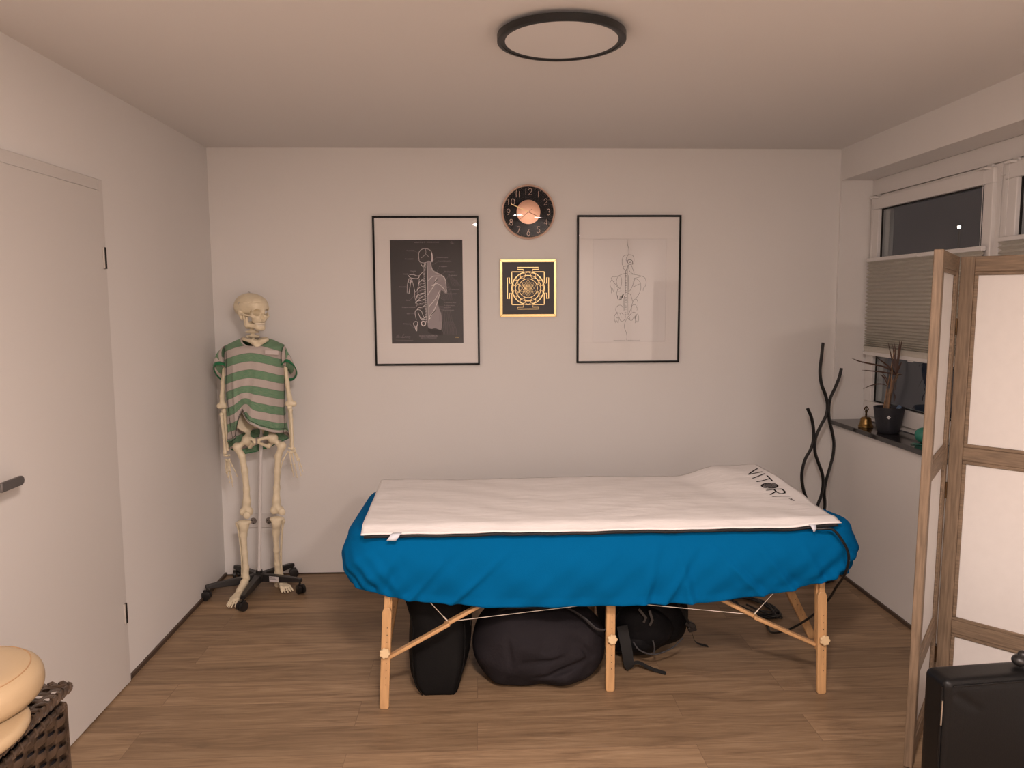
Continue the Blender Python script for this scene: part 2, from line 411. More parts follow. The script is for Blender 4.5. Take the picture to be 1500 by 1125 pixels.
S(bevel(mk('trim_3', MB().b2((XW+.012, 1.70, 2.122), (XW+.11, 4.393, 2.2095)).vf, PVC), .003), 'white roller shutter cover above the windows', 'trim')

# windows
def window(nm, y0, y1, label):                # y0 far, y1 near
    t = thing(nm, label, 'window', (XW+.03, (y0+y1)/2, ZS), kind='structure')
    zb, zt = ZS+.001, 2.118; fw = .055
    def ring(x0, x1, a, b, c, d, w, n, m=PVC, w2=None):
        w2 = w2 or w
        q = MB(); q.b2((x0, a, c), (x1, b, c+w2)); q.b2((x0, a, d-w2), (x1, b, d)); q.b2((x0, a, c+w2), (x1, a+w, d-w2)); q.b2((x0, b-w, c+w2), (x1, b, d-w2))
        return bevel(mk(n, q.vf, m, t), .004)
    ring(XW+.006, XW+.07, y1, y0-.001, zb, zt, fw, 'window_frame')
    # sash stands a little proud of the frame
    sy0, sy1, sz0, sz1 = y1+.028, y0-.042, zb+.030, zt-.012
    gy0, gy1, gz0, gz1 = sy0+.060, sy1-.078, zb+.115, zt-.078
    q = MB(); q.b2((XW-.012, sy0, sz0), (XW+.055, sy1, gz0)); q.b2((XW-.012, sy0, gz1), (XW+.055, sy1, sz1)); q.b2((XW-.012, sy0, gz0), (XW+.055, gy0, gz1)); q.b2((XW-.012, gy1, gz0), (XW+.055, sy1, gz1))
    sa = bevel(mk('sash', q.vf, PVC, t), .004)
    q = MB()
    for a, b, c, d in ((gy0, gy1, gz0-.001, gz0+.006), (gy0, gy1, gz1-.006, gz1+.001), (gy0-.001, gy0+.006, gz0, gz1), (gy1-.006, gy1+.001, gz0, gz1)):
        q.b2((XW+.006, a, c), (XW+.014, b, d))
    mk('glazing_seal', q.vf, DARKHOLE, sa)
    mk('glass_pane', MB().b2((XW+.016, gy0-.004, gz0-.004), (XW+.020, gy1+.004, gz1+.004)).vf, WGLASS, sa, smooth=False)
    q = MB(); q.b2((XW+.004, y1+.004, zt-.10), (XW+.012, y1+.03, zt-.02)) ; q.b2((XW+.004, y0-.034, zb+.05), (XW+.012, y0-.008, zb+.14))
    mk('sash_hinge', q.vf, WHITEP, t)
    return t
window('window_1', 4.393, 3.285, 'white framed window nearest the back wall, dark outside')
window('window_2', 3.281, 1.702, 'white framed window half hidden by the folding screen')

# pleated blinds
def blind(y0, y1, zt, zb, label):
    t = thing('pleated_blind', label, 'blind', (XW-.03, (y0+y1)/2, zb), 'grey pleated window blinds')
    n = 26; V = []; F = []; xm = XW-.028
    hs = [(.021 if i < 14 else .021-.0011*(i-14)) for i in range(n)]; tot = sum(hs); z = zt-.018; k = (zt-.018-zb-.045)/tot
    rows = []
    for i in range(n):
        rows.append((xm-.009, z)); rows.append((xm+.007, z-hs[i]*k*.5)); z -= hs[i]*k
    rows.append((xm-.009, z)); rows.append((xm-.004, z-.014)); rows.append((xm-.004, zb+.016))
    for x, zz in rows:
        e = (x-xm)*.5
        V += [(x, y0-.004-e, zz), (x, y1+.004+e, zz)]
    for i in range(len(rows)-1): F.append((2*i, 2*i+1, 2*i+3, 2*i+2))
    f = mk('pleated_fabric', (V, F), BLIND, t, smooth=False)
    f.modifiers.new('thickness', 'SOLIDIFY').thickness = .0009
    bevel(mk('top_rail', MB().b2((xm-.012, y1, zt-.017), (xm+.010, y0, zt+.003)).vf, WHITEP, t), .003)
    bevel(mk('bottom_rail', MB().b2((xm-.012, y1, zb-.003), (xm+.010, y0, zb+.017)).vf, WHITEP, t), .003)
    for y in (y0-.03, y1+.03):
        q = MB(); q.tube([(xm, y, zt), (xm, y, 2.104)], .0011, 6); mk('tension_cord', q.vf, WHITEP, t)
        q = MB(); q.b2((xm-.010, y-.022, 2.098), (XW+.012, y+.022, 2.108)); q.b2((XW-.004, y-.018, 2.108), (XW+.008, y+.018, 2.120)); bevel(mk('cord_bracket', q.vf, WHITEP, t), .002)
    for zz in (zt-.004, zb+.004):
        bevel(mk('grip_handle', MB().b2((xm-.022, (y0+y1)/2-.02, zz-.012), (xm-.010, (y0+y1)/2+.02, zz-.004)).vf, WHITEP, t), .003)
blind(4.332, 3.325, 1.772, 1.244, 'grey pleated blind across the window beside the back wall')
blind(3.222, 1.76, 1.800, 1.244, 'grey pleated blind on the window behind the folding screen')

# door
XD = XL+.019
dt = thing('door_1', 'plain white door in the left wall, lever handle at its near edge', 'door', (XL, 2.72, 0), kind='structure')
q = MB(); q.b2((XL+.0005, 3.124, 0), (XD-.004, 3.158, 2.022)); q.b2((XL+.0005, 2.235, 1.9788), (XD-.004, 3.124, 2.022)); q.b2((XL+.0005, 2.235, 0), (XD-.004, 2.262, 1.982))
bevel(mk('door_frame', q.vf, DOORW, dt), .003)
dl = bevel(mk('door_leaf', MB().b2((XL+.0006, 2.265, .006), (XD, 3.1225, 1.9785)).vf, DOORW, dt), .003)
for z in (1.725, .30):
    q = MB(); q.cyl((XD+.0005, 3.1255, z-.041), (XD+.0005, 3.1255, z+.041), .0045, seg=12)
    hg = mk('door_hinge', q.vf, mat('cream_hinge_pin', (.5, .46, .42), .4), dt)
    mk('hinge_slot', MB().b2((XD-.003, 3.130, z-.042), (XD+.0045, 3.143, z+.040)).vf, DARKHOLE, hg)
q = MB(); q.lathe([(0, 0), (.026, 0), (.026, .006), (.024, .008), (.0, .008)], (XD, 2.308, 1.017), 28, Matrix.Rotation(PI/2, 3, 'Y'))
hd = mk('lever_handle', MB().tube([(XD+.006, 2.308, 1.017), (XD+.040, 2.308, 1.017), (XD+.050, 2.313, 1.017)], .0095, 14).vf, GREYM, dt)
V = []; nseg = 10
pl = [(2.300, -.0145), (2.400, -.0145)]+[(2.400+.0145*math.sin(PI*i/nseg), -.0145*math.cos(PI*i/nseg)) for i in range(1, nseg)]+[(2.400, .0145), (2.300, .0145)]
bevel(mk('lever_bar', MB().prism([(XD+.044, y, 1.017+z) for y, z in pl], (.011, 0, 0)).vf, GREYM, hd), .003)
mk('handle_rose', q.vf, GREYM, hd)

# wall socket behind the skeleton
ts = thing('wall_socket', 'white double wall socket low on the back wall behind the skeleton legs', 'socket', (-1.249, YB, .28))
q = MB(); q.b2((-1.332, YB-.011, .279), (-1.160, YB-.0005, .361)); bevel(mk('cover_plate', q.vf, WHITEP, ts), .004)
for x in (-1.292, -1.206):
    R = Matrix.Rotation(PI/2, 3, 'X')
    q = MB(); q.lathe([(.0215, -.0005), (.0215, .0018), (.019, .0018), (.0185, -.0005)], (x, YB-.0112, .320), 28, R); fr = mk('socket_insert', q.vf, WHITEP, ts)
    q = MB()
    q.lathe([(0, 0), (.0184, 0), (.0184, .0008), (0, .0008)], (x, YB-.0112, .320), 28, R)
    mk('socket_well', q.vf, mat('grey_socket_well', (.22, .19, .17), .6), fr)
    q = MB()
    for dx, dz in ((-.0085, .002), (.0085, .002), (0, -.013)):
        q.lathe([(0, 0), (.0028, 0), (.0028, .0012), (0, .0012)], (x+dx, YB-.0113, .320+dz), 12, R)
    mk('pin_hole', q.vf, DARKHOLE, fr)

# ceiling lamps
def lamp(cx, cy, label, dm, r=.2):
    t = thing('ceiling_lamp', label, 'lamp', (cx, cy, H-.032))
    mk('lamp_mount', MB().lathe([(0, 0), (r*.80, 0), (r*.80, .011), (0, .011)], (cx, cy, H-.0112), 48).vf, WHITEP, t)
    R = r
    mk('lamp_ring', MB().lathe([(R-.013, -.002), (R-.013, -.004), (R-.006, -.0045), (R, -.002), (R, .018), (R-.012, .020), (R-.03, .0195), (R-.03, .001), (R-.013, -.002)], (cx, cy, H-.031), 72).vf, BLACKM, t, angle=50)
    mk('lamp_diffuser', MB().lathe([(0, .0005), (R-.0125, .0005), (R-.0125, .0105), (0, .0105)], (cx, cy, H-.0315), 64).vf, dm, t)
    return t
lamp(.262, 2.533, 'flat round ceiling lamp with a black rim, switched off', LAMPD)
LX, LY = .12, .50
LX2, LY2 = 1.05, -.9
lamp(LX, LY, 'lit round ceiling lamp with a black rim above the photographer', emit_mat('lit_diffuser', (1, .82, .70), 9))
lamp(LX2, LY2, 'second round ceiling lamp added out of view behind the photographer to even out the light', bpy.data.materials['lit_diffuser'])  # unseen rear lamp added to even near-far brightness, placed after the clock's glint

# ---------------------------------------------------------------- massage table
TX0, TX1, TY0, TY1 = -.525, 1.490, 2.872, 3.640        # padded top outline
ZT = .692                                              # top of the padding
tt = thing('massage_table', 'folding beech massage table with round knobs on its legs, under the blue sheet', 'massage table', (.48, 3.25, 0))
def rrect(x0, x1, y0, y1, r, n=10):
    P = []
    for cx, cy, a0 in ((x1-r, y1-r, 0), (x0+r, y1-r, 90), (x0+r, y0+r, 180), (x1-r, y0+r, 270)):
        for i in range(n+1):
            a = math.radians(a0+90*i/n); P.append((cx+r*math.cos(a), cy+r*math.sin(a)))
    return P
def warp(p):
    # the head end of the table is drawn in on its far side
    x, y = p[0], p[1]; t = (y-TY0)/(TY1-TY0); s = (x-TX0)/(TX1-TX0); return (x+t*(.015*(1-s)-.185*s), y)+tuple(p[2:])
pad = MB()
for a, b in ((TX0+.022, .477), (.483, TX1-.022)):
    pad.prism([warp((x, y, ZT-.062)) for x, y in rrect(a, b, TY0+.022, TY1-.022, .15)], (0, 0, .052))
bevel(mk('padded_top', pad.vf, VINYL, tt), .018, 4)
fr = MB()
for a, b in ((TX0+.07, .470), (.490, TX1-.07)):
    for y in (TY0+.07, TY1-.07): fr.b2((a, y-.012, ZT-.130), (b-(.13 if y > 3.3 and b > 1 else 0), y+.012, ZT-.064))
    for x in (a+.012, b-.012):
        x2 = x-(.13 if x > 1 else 0); fr.bar((x, TY0+.082, ZT-.097), (x2, TY1-.082, ZT-.097), .024, .066)
bevel(mk('rail_frame', fr.vf, BEECHX, tt), .003)
mk('centre_stay', MB().b2((.345, 3.02, .386), (.385, 3.042, ZT-.065)).ball((.365, 3.031, .386), (.02, .011, .008)).vf, BEECH, tt)

def leg(foot, top, hlow, side, knob=True, wid=.036):
    # lower slat with its row of holes in front, upper slat behind it
    f = Vector(foot); t = Vector(top); d = (t-f); u = d.normalized()
    sx = Vector((1, 0, 0)); sx = (sx-u*sx.dot(u)).normalized(); sy = u.cross(sx)          # sy points away from the camera
    R = Matrix((sx, sy, u)).transposed()
    def ob(mb, x0, x1, y0, y1, z0, z1):
        mb.box(f+R @ Vector(((x0+x1)/2, (y0+y1)/2, (z0+z1)/2)), ((x1-x0)/2, (y1-y0)/2, (z1-z0)/2), R); return mb
    s = .5*wid
    lo = MB()
    prof = [(-s, .006), (-s+.006, 0), (s-.006, 0), (s, .006), (s, hlow-.018), (s-.007, hlow), (-s+.007, hlow), (-s, hlow-.018)]
    lo.prism([f+R @ Vector((x, -.009, z)) for x, z in prof], R @ Vector((0, .018, 0)))
    L = bevel(mk('leg', lo.vf, BEECH, tt), .003)
    up = MB(); ob(up, -s*.78-.003*side, s*.78-.003*side, .0095, .029, .17, d.length)
    bevel(mk('upper_slat', up.vf, BEECH, L), .003)
    if hlow < .47: 
        up = MB(); ob(up, -s*.62, s*.62, -.007, .0094, hlow-.002, d.length); bevel(mk('inner_slat', up.vf, BEECH, L), .003)
    for k in range(9):
        z = .095+.0275*k
        if abs(z-.222) < .016: continue
        if z > hlow-.03: break
        p = f+R @ Vector((.004, -.0088, z)); mk('peg_hole', MB().tube([p, p+R @ Vector((0, -.0007, 0))], .0019, 10).vf, DARKHOLE, L)
    if knob:
        kb = MB(); n = 84; V = []; Fk = []
        c = f+R @ Vector((-.0015 if side < 0 else .004, -.0095, .222))
        ys = [(0, .006), (-.006, .013), (-.008, .0185), (-.016, .0195), (-.020, .0165), (-.0205, 0)]
        for y, r in ys:
            for k in range(n):
                a = 2*PI*k/n; q = r*(1+.085*math.cos(7*a)) if r > .012 else r
                V.append(c+R @ Vector((q*math.cos(a), y, q*math.sin(a))))
        for i in range(len(ys)-1):
            for k in range(n): Fk.append((i*n+k, i*n+(k+1) % n, (i+1)*n+(k+1) % n, (i+1)*n+k))
        mk('knob', (V, Fk), KNOB, L)
    return L
leg((-.380, 2.883, 0), (-.354, 2.930, ZT-.062), .392, -1)
leg((.505, 2.975, 0), (.508, 2.985, ZT-.062), .50, 1)
leg((1.335, 2.912, 0), (1.331, 2.945, ZT-.062), .412, 1)
leg((-.436, 3.46, 0), (-.325, 3.48, ZT-.062), .46, -1, False)
leg((.500, 3.50, 0), (.500, 3.49, ZT-.062), .50, 1, False)
leg((1.518, 3.42, 0), (1.205, 3.44, ZT-.062), .46, 1, False)
def brace(a, m, b, wd=.030):
    a, m, b = Vector(a), Vector(m), Vector(b); q = MB()
    q.bar(a, m+(m-a).normalized()*.012, .014, wd, up=(0, 1, 0))
    o = bevel(mk('brace', q.vf, BEECHX, tt), .004)
    off = Vector((0, .016, 0)); q = MB(); q.bar(m+off-(b-m).normalized()*.012, b+off, .014, wd, up=(0, 1, 0)); bevel(mk('upper_brace', q.vf, BEECHX, o), .004)
    q = MB(); q.tube([m+Vector((0, -.0085, 0)), m+Vector((0, -.0115, 0))], .0065, 14); q.tube([m+Vector((0, -.011, 0)), m+Vector((0, -.013, 0))], .0035, 10); mk('brace_bolt', q.vf, BRASS, o)
brace((-.362, 2.908, .194), (-.137, 2.908, .317), (.14, 2.93, .46))
brace((1.316, 2.945, .190), (1.075, 2.938, .306), (.80, 2.95, .45))
q = MB(); q.bar((1.335, 3.46, .37), (1.02, 3.47, .50), .016, .03, up=(0, 1, 0)); bevel(mk('end_brace', q.vf, BEECHX, tt), .004)
q = MB(); q.bar((-.33, 3.49, .36), (-.05, 3.49, .50), .016, .03, up=(0, 1, 0)); bevel(mk('end_brace', q.vf, BEECHX, tt), .004)
def wires(name, P): 
    q = MB(); q.tube(P, .0016, 8)
    for a, b in ((P[1], P[0]), (P[1], P[2])):
        a, b = Vector(a), Vector(b); u = (b-a).normalized(); q.tube([a+u*.004, a+u*.028], .0032, 8)
    mk(name, q.vf, WIRE, tt)
wires('tension_cable', [(-.245, 2.925, .452), (-.133, 2.924, .323), (.485, 2.998, .356)])
wires('tension_cable', [(1.185, 2.955, .440), (1.071, 2.954, .312), (.525, 2.998, .359)])

# ---------------------------------------------------------------- blue fitted sheet
def sheet():
    per = [warp(p) for p in rrect(TX0, TX1, TY0, TY1, .155, 22)]
    # dense even sampling of the outline, starting mid far side
    P = np.array(per+[per[0]]); sg = np.linalg.norm(np.diff(P, axis=0), axis=1); cs = np.concatenate([[0], np.cumsum(sg)])
    n = 620; ss = np.linspace(0, cs[-1], n, endpoint=False)
    X = np.interp(ss, cs, P[:, 0]); Y = np.interp(ss, cs, P[:, 1])
    tx = np.roll(X, -1)-np.roll(X, 1); ty = np.roll(Y, -1)-np.roll(Y, 1); ln = np.hypot(tx, ty); NX, NY = ty/ln, -tx/ln
    # keep normals outward
    cxm, cym = (TX0+TX1)/2, (TY0+TY1)/2
    sgn = np.sign(NX*(X-cxm)+NY*(Y-cym)); NX *= sgn; NY *= sgn
    for _ in range(8):
        NX = (np.roll(NX, 1)+NX+np.roll(NX, -1))/3; NY = (np.roll(NY, 1)+NY+np.roll(NY, -1))/3
    ln = np.hypot(NX, NY); NX /= ln; NY /= ln
    # hem height round the outline: low along the long sides, drawn up at the ends by its elastic
    xs = [TX0-.02, -.46, -.40, -.335, -.22, .034, .448, .893, 1.18, 1.30, 1.375, 1.44, TX1+.02]; zs = [.470, .462, .454, .436, .416, .394, .386, .396, .428, .462, .484, .490, .500]
    hem = np.interp(X, xs, zs)
    end = np.clip((np.abs(X+.185*(Y-TY0)/(TY1-TY0)*(X-TX0)/(TX1-TX0)-cxm)-(cxm-TX0-.155))/.155, 0, 1)
    hem += .02*end*np.clip((Y-3.0)/.5, 0, 1)
    for _ in range(10): hem = (np.roll(hem, 1)+hem+np.roll(hem, -1))/3
    rng = np.random.RandomState(4)
    rows = [(.0, -.30, 0), (.0, -.12, 0), (.0, -.05, 0)]
    nr = 46; V = []; r_edge = .045
    for j in range(nr+4):
        if j == 0: off, z0, f = -.20, None, 0
        for i in range(n):
            x, y = X[i], Y[i]
            if j < 9:       # round shoulder of the padding
                a = (j/8)*PI/2; inn = .085 if j == 0 else 0
                px, py, pz = x-NX[i]*(r_edge*(1-math.sin(a))+inn), y-NY[i]*(r_edge*(1-math.sin(a))+inn), ZT-.0+.004-r_edge*(1-math.cos(a))
                k = 0
            else:
                f = min(1.0, (j-8)/(nr-8)); zt = ZT+.004-r_edge; k = f
                pz = zt+(hem[i]-zt)*f
                bow = .012*math.sin(PI*min(1, f*1.15))-.012*f*f*f
                e = end[i]; bow += e*(.012*math.sin(PI*f)+.010*f-.012*f**4)
                px, py = x+NX[i]*bow, y+NY[i]*bow
                # folds: long shallow ones on the side, gathered ones toward the corners
                s = ss[i]
                w = .0050*f*math.sin(s*9+3.1*f+1.3)+.0042*f*math.sin(s*23-7*f)+.0026*f*math.sin(s*47+13*f)
                g = math.exp(-((min(abs(x-TX0-.10), abs(x-TX1+.10)))/.10)**2)
                w += g*f*(.0095*math.sin(s*52+10*f)+.006*math.sin(s*91-14*f))
                for cx, dr in ((-.28, .34), (-.40, .16), (1.20, -.30), (1.31, -.18), (.80, -.12), (.62, .09), (.70, .22), (-.12, .45), (1.08, -.42)):
                    if y < 3.0:
                        dd = (x-(cx+dr*(1-f)*.55)); w += .0115*f*math.exp(-(dd/.015)**2)-.008*f*math.exp(-((dd-.03)/.02)**2)
                px += NX[i]*w; py += NY[i]*w
                if j > nr:    # hem rolls under
                    u = (j-nr)/4; px -= NX[i]*.03*u; py -= NY[i]*.03*u; pz += .012*u-.010*math.sin(PI*u)
            V.append((px, py, pz))
    nrow = nr+4; F = []
    for j in range(nrow-1):
        for i in range(n):
            i2 = (i+1) % n; F.append((j*n+i, j*n+i2, (j+1)*n+i2, (j+1)*n+i))
    c = len(V); V.append((cxm, cym, ZT+.004))
    F += [(c, (i+1) % n, i) for i in range(n)]
    return V, F
sh = mk('fitted_sheet', sheet(), BLUE, angle=180)
sh.modifiers.new('thickness', 'SOLIDIFY').thickness = -.0012
tag(sh, 'blue jersey fitted sheet stretched over the massage table', 'sheet')

# ---------------------------------------------------------------- mat lying on the sheet
def sst(a, b, x):
    t = min(1, max(0, (x-a)/(b-a))); return t*t*(3-2*t)
def mat_xy(u, v):
    # u along the table 0..1 from left, v across 0..1 from near to far
    nl, nr_, fr_, fl = (-.447, 2.850), (1.362, 2.852), (1.262, 3.655), (-.468, 3.640)
    x = (1-v)*((1-u)*nl[0]+u*nr_[0])+v*((1-u)*fl[0]+u*fr_[0])+.052*sst(0, .55, v)*u**4; y = (1-v)*((1-u)*nl[1]+u*nr_[1])+v*((1-u)*fl[1]+u*fr_[1])
    return x, y
def mat_z(x, y):
    z = ZT+.026
    z += .045*sst(.93, 1.12, x-.15*(3.65-y))*sst(3.05, 3.62, y)          # raised far corner at the head end
    z += .005*math.sin(7*x+3*y)*sst(2.9, 3.1, y)*.5
    z += .0022*math.sin(31*y+4*math.sin(5*x))*.6+.0018*math.sin(43*x+13*y)*.4
    z -= .022*(1-sst(2.846, 2.915, y))                                  # near edge bends down over the padding
    z += .012*(1-sst(2.85, 2.95, y))*sst(1.16, 1.32, x)                  # lifted near corner
    return z
tm = thing('therapy_mat', 'white covered mat with black underside and printed lettering, on the blue sheet', 'mat', (.45, 3.25, ZT+.005))
def cov(u, v):
    x, y = mat_xy(u, v); return (x, y, mat_z(x, y))
cm = mk('cover', grid(150, 70, cov), MATW, tm, angle=180)
cm.modifiers.new('thickness', 'SOLIDIFY').thickness = .004
def back(u, v):
    u = .006+u*.986; v = .000+v*.99; x, y = mat_xy(u, v); y -= .004*(1-sst(0, .05, v))
    return (x, y, mat_z(x, y)-.0058)
cb = mk('backing', grid(150, 70, lambda u, v: (lambda p: (p[0], p[1], p[2]-.001))(back(u, v))), MATB, tm, angle=180)
so = cb.modifiers.new('thickness', 'SOLIDIFY'); so.thickness = .008; so.offset = -1
cb2 = cb
def quad_strip(P, Q, th=.0012):
    n = len(P); V = list(P)+list(Q); return V, [(i, i+1, n+i+1, n+i) for i in range(n-1)]
for (xa, xb, sl) in ((-.33, -.295, .022), (1.235, 1.262, -.005)):
    rows = [(2.858, .0065), (2.842, .006), (2.8345, -.003), (2.834, -.010), (2.836, -.018)]
    zr = mat_z(xa, 2.85)-.005
    P = [(xa-sl*i/4+(0 if xa < 0 else .008*i/4), y, zr+z) for i, (y, z) in enumerate(rows)]
    Q = [(xb-sl*i/4-(0 if xa < 0 else .014*i/4), y, zr+z) for i, (y, z) in enumerate(rows)]
    o = mk('corner_strap', quad_strip(P, Q), TAG, tm); o.modifiers.new('thickness', 'SOLIDIFY').thickness = .0012
LB = [(1.2172,3.5036,0.75),(1.2266,3.201,0.733),(1.2926,3.5729,0.753),(1.2999,3.198,0.737)]
# printed lettering, reading towards the viewer with the letter tops to the right
LG = MB(); LGH = MB()
def on_mat(P, dz=.0012): return [(x, y, mat_z(x, y)+dz) for x, y in P]
def stroke(mb, P, w):
    Q = []
    for a, b in zip(P[:-1], P[1:]):
        m = max(2, int(math.hypot(b[0]-a[0], b[1]-a[1])/.006))
        Q += [(a[0]+(b[0]-a[0])*i/m, a[1]+(b[1]-a[1])*i/m) for i in range(m)]
    Q.append(P[-1]); mb.ribbon(on_mat(Q), w, (0, 0, 1), .0004)
O0 = LB[0]; LN = 4.95
UX0 = (LB[2][0]-LB[0][0], LB[2][1]-LB[0][1]); UX1 = (LB[3][0]-LB[1][0], LB[3][1]-LB[1][1]); UY = ((LB[1][0]-LB[0][0])/LN, (LB[1][1]-LB[0][1])/LN)       # letter-up and reading directions per unit cell
def LP(u, v):
    f = u/LN; ux = (UX0[0]*(1-f)+UX1[0]*f, UX0[1]*(1-f)+UX1[1]*f); return (O0[0]+ux[0]*v+UY[0]*u, O0[1]+ux[1]*v+UY[1]*u)
GLY = {'V': [[(.05, 1), (.45, 0), (.85, 1)]], 'I': [[(.2, 0), (.2, 1)]], 'T': [[(0, 1), (.9, 1)], [(.45, 1), (.45, 0)]],
       'R': [[(.08, 0), (.08, 1), (.5, 1), (.72, .92), (.8, .75), (.72, .58), (.5, .5), (.08, .5)], [(.42, .5), (.85, 0)]],
       'O': [[(.5+.48*math.cos(a*PI/12), .5+.5*math.sin(a*PI/12)) for a in range(25)]]}
cur = 0
for ch, adv in (('V', 1.05), ('I', .55), ('T', 1.02), ('O', 1.12), ('R', 1.0), ('I', .5)):
    for g in GLY[ch]: stroke(LG, [LP(cur+u, v) for u, v in g], .0075)
    if ch == 'O':
        for k in range(7):
            d = -.36+.12*k; hh = math.sqrt(max(0, .42**2-d*d))
            stroke(LGH, [LP(cur+.5-hh, .5+d-.06), LP(cur+.5+hh, .5+d+.06)], .0035)
            stroke(LGH, [LP(cur+.5+d, .5-hh), LP(cur+.5+d, .5+hh)], .0035)
    cur += adv
for k in range(3): stroke(LG, [LP(cur+.15+.16*k+.06*math.cos(a*PI/6), .86+.07*math.sin(a*PI/6)) for a in range(10)], .003)
mk('printed_lettering', LG.vf, INKD, tm); mk('printed_hatching', LGH.vf, INKL, tm)
pc = smooth_path([(1.225, 2.885, ZT-.004), (1.250, 2.850, ZT-.003), (1.275, 2.838, ZT-.002), (1.318, 2.832, ZT-.003), (1.352, 2.826, ZT-.040), (1.380, 2.828, .600), (1.392, 2.850, .545), (1.405, 2.905, .480), (1.418, 2.99, .405), (1.415, 3.05, .330), (1.395, 3.12, .245), (1.375, 3.20, .170), (1.345, 3.30, .090), (1.325, 3.42, .030), (1.355, 3.55, .008), (1.36, 3.62, .006)], 8)
mk('power_cable', MB().tube(pc, .0052, 10).vf, CABLE, tm)

# coil of cable on the floor beyond the table
cc = [(1.365, 3.74, .006)]
for k in range(1, 64):
    a = k*.62; ra = .075+.020*math.sin(k*1.7); rb = .145+.03*math.cos(k*.9)
    cc.append((1.368+ra*math.cos(a)+.30*.14*math.sin(a), 3.78-rb*math.sin(a)*.95, .006+.0011*(k % 11)))
cc += [(1.43, 3.70, .007), (1.462, 3.66, .006), (1.448, 3.635, .006), (1.40, 3.70, .006), (1.34, 3.80, .012)]
cl = mk('coiled_cable', MB().tube(smooth_path(cc, 5), .0048, 8).vf, CABLE)
tag(cl, 'loose coil of black cable on the floor beyond the massage table', 'cable')

# ---------------------------------------------------------------- framed prints, clock, gold panel
NB = (0, -1, 0)
def picture(x0, x1, z0, z1, label):
    t = thing('framed_print', label, 'picture', ((x0+x1)/2, YB, z0), 'framed prints on the back wall')
    fw = .0105; y0 = YB-.021
    q = MB(); q.b2((x0, y0, z0), (x1, YB-.001, z0+fw)); q.b2((x0, y0, z1-fw), (x1, YB-.001, z1)); q.b2((x0, y0, z0+fw), (x0+fw, YB-.001, z1-fw)); q.b2((x1-fw, y0, z0+fw), (x1, YB-.001, z1-fw))
    bevel(mk('picture_frame', q.vf, FRAMEB, t), .001, 2)
    mk('glass_pane', MB().b2((x0+fw-.001, YB-.0175, z0+fw-.001), (x1-fw+.001, YB-.0155, z1-fw+.001)).vf, PGLASS, t, smooth=False)
    return t
def passe(t, x0, x1, z0, z1, a0, a1, b0, b1):
    q = MB(); y0, y1 = YB-.0135, YB-.0115
    q.b2((x0+.007, y0, z0+.007), (x1-.007, y1, b0)); q.b2((x0+.007, y0, b1), (x1-.007, y1, z1-.007)); q.b2((x0+.007, y0, b0), (a0, y1, b1)); q.b2((a1, y0, b0), (x1-.007, y1, b1))
    bevel(mk('passepartout', q.vf, PASSE, t), .0008, 2)
YP = YB-.0112                       # print surface
def text(mb, s, x, z, h, align='L', y=YP-.0003, sx=1.0):
    cu = bpy.data.curves.new('lettering_tmp', 'FONT'); cu.body = s; cu.size = h; cu.align_x = {'L': 'LEFT', 'C': 'CENTER', 'R': 'RIGHT'}[align]; cu.extrude = .0002
    cu.resolution_u = 3
    o = bpy.data.objects.new('lettering_tmp', cu); COL.objects.link(o)
    dg = bpy.context.evaluated_depsgraph_get(); e = o.evaluated_get(dg); me = e.to_mesh()
    mb.add([(x+v.co.x*sx, y-v.co.z, z+v.co.y) for v in me.vertices], [tuple(p.vertices) for p in me.polygons])
    e.to_mesh_clear(); bpy.data.objects.remove(o); bpy.data.curves.remove(cu)
def Lp(P): return [(p[0], YP-.0004, p[2]) for p in P]

# dark anatomy print, left
t1 = picture(-.5835, -.0015, 1.1955, 2.0165, 'black framed dark anatomy print of a back, left of the clock')
A0, A1 = [(-0.49,4.4034,1.8881),(-0.092,4.4034,1.3184)]
ax0, ax1, az0, az1 = A0[0], A1[0], A1[2], A0[2]
passe(t1, -.5835, -.0015, 1.1955, 2.0165, ax0, ax1, az0, az1)
pr = mk('print_sheet', MB().b2((ax0-.004, YP, az0-.004), (ax1+.004, YP+.0015, az1+.004)).vf, PAPERB, t1)
ws = MB(); gs = MB(); ms = MB(); ds = MB(); ls = MB(); tl_ = MB(); t0_ = MB(); t2_ = MB(); mf_ = MB(); rl_ = MB(); sg_ = MB()
def W(mb, P, w, k=5, dy=0): mb.ribbon([(p[0], p[1]-dy, p[2]) for p in smooth_path(Lp(P), k)], w*1.25, NB, .0003)
# muscle half of the torso, filled, lit plates over it
flesh = smooth_path(Lp([(-0.29,4.4034,1.7674),(-0.2672,4.4034,1.7701),(-0.2631,4.4034,1.7447),(-0.251,4.4034,1.7209),(-0.2171,4.4034,1.7021),(-0.1945,4.4034,1.6879),(-0.1845,4.4034,1.6651),(-0.1817,4.4034,1.6254),(-0.1798,4.4034,1.5969),(-0.1935,4.4034,1.597),(-0.2098,4.4034,1.6141),(-0.2187,4.4034,1.5914),(-0.2277,4.4034,1.563),(-0.2309,4.4034,1.5402),(-0.2245,4.4034,1.5116),(-0.2124,4.4034,1.4772),(-0.2106,4.4034,1.4428),(-0.2148,4.4034,1.3941),(-0.2331,4.4034,1.3971),(-0.2502,4.4034,1.4029),(-0.2675,4.4034,1.3985),(-0.2869,4.4034,1.4061),(-0.2899,4.4034,1.4319),(-0.2863,4.4034,1.4777),(-0.2882,4.4034,1.5348),(-0.2891,4.4034,1.6145),(-0.289,4.4034,1.6939)]), 3, True)
gs.poly(flesh, NB, .0003)
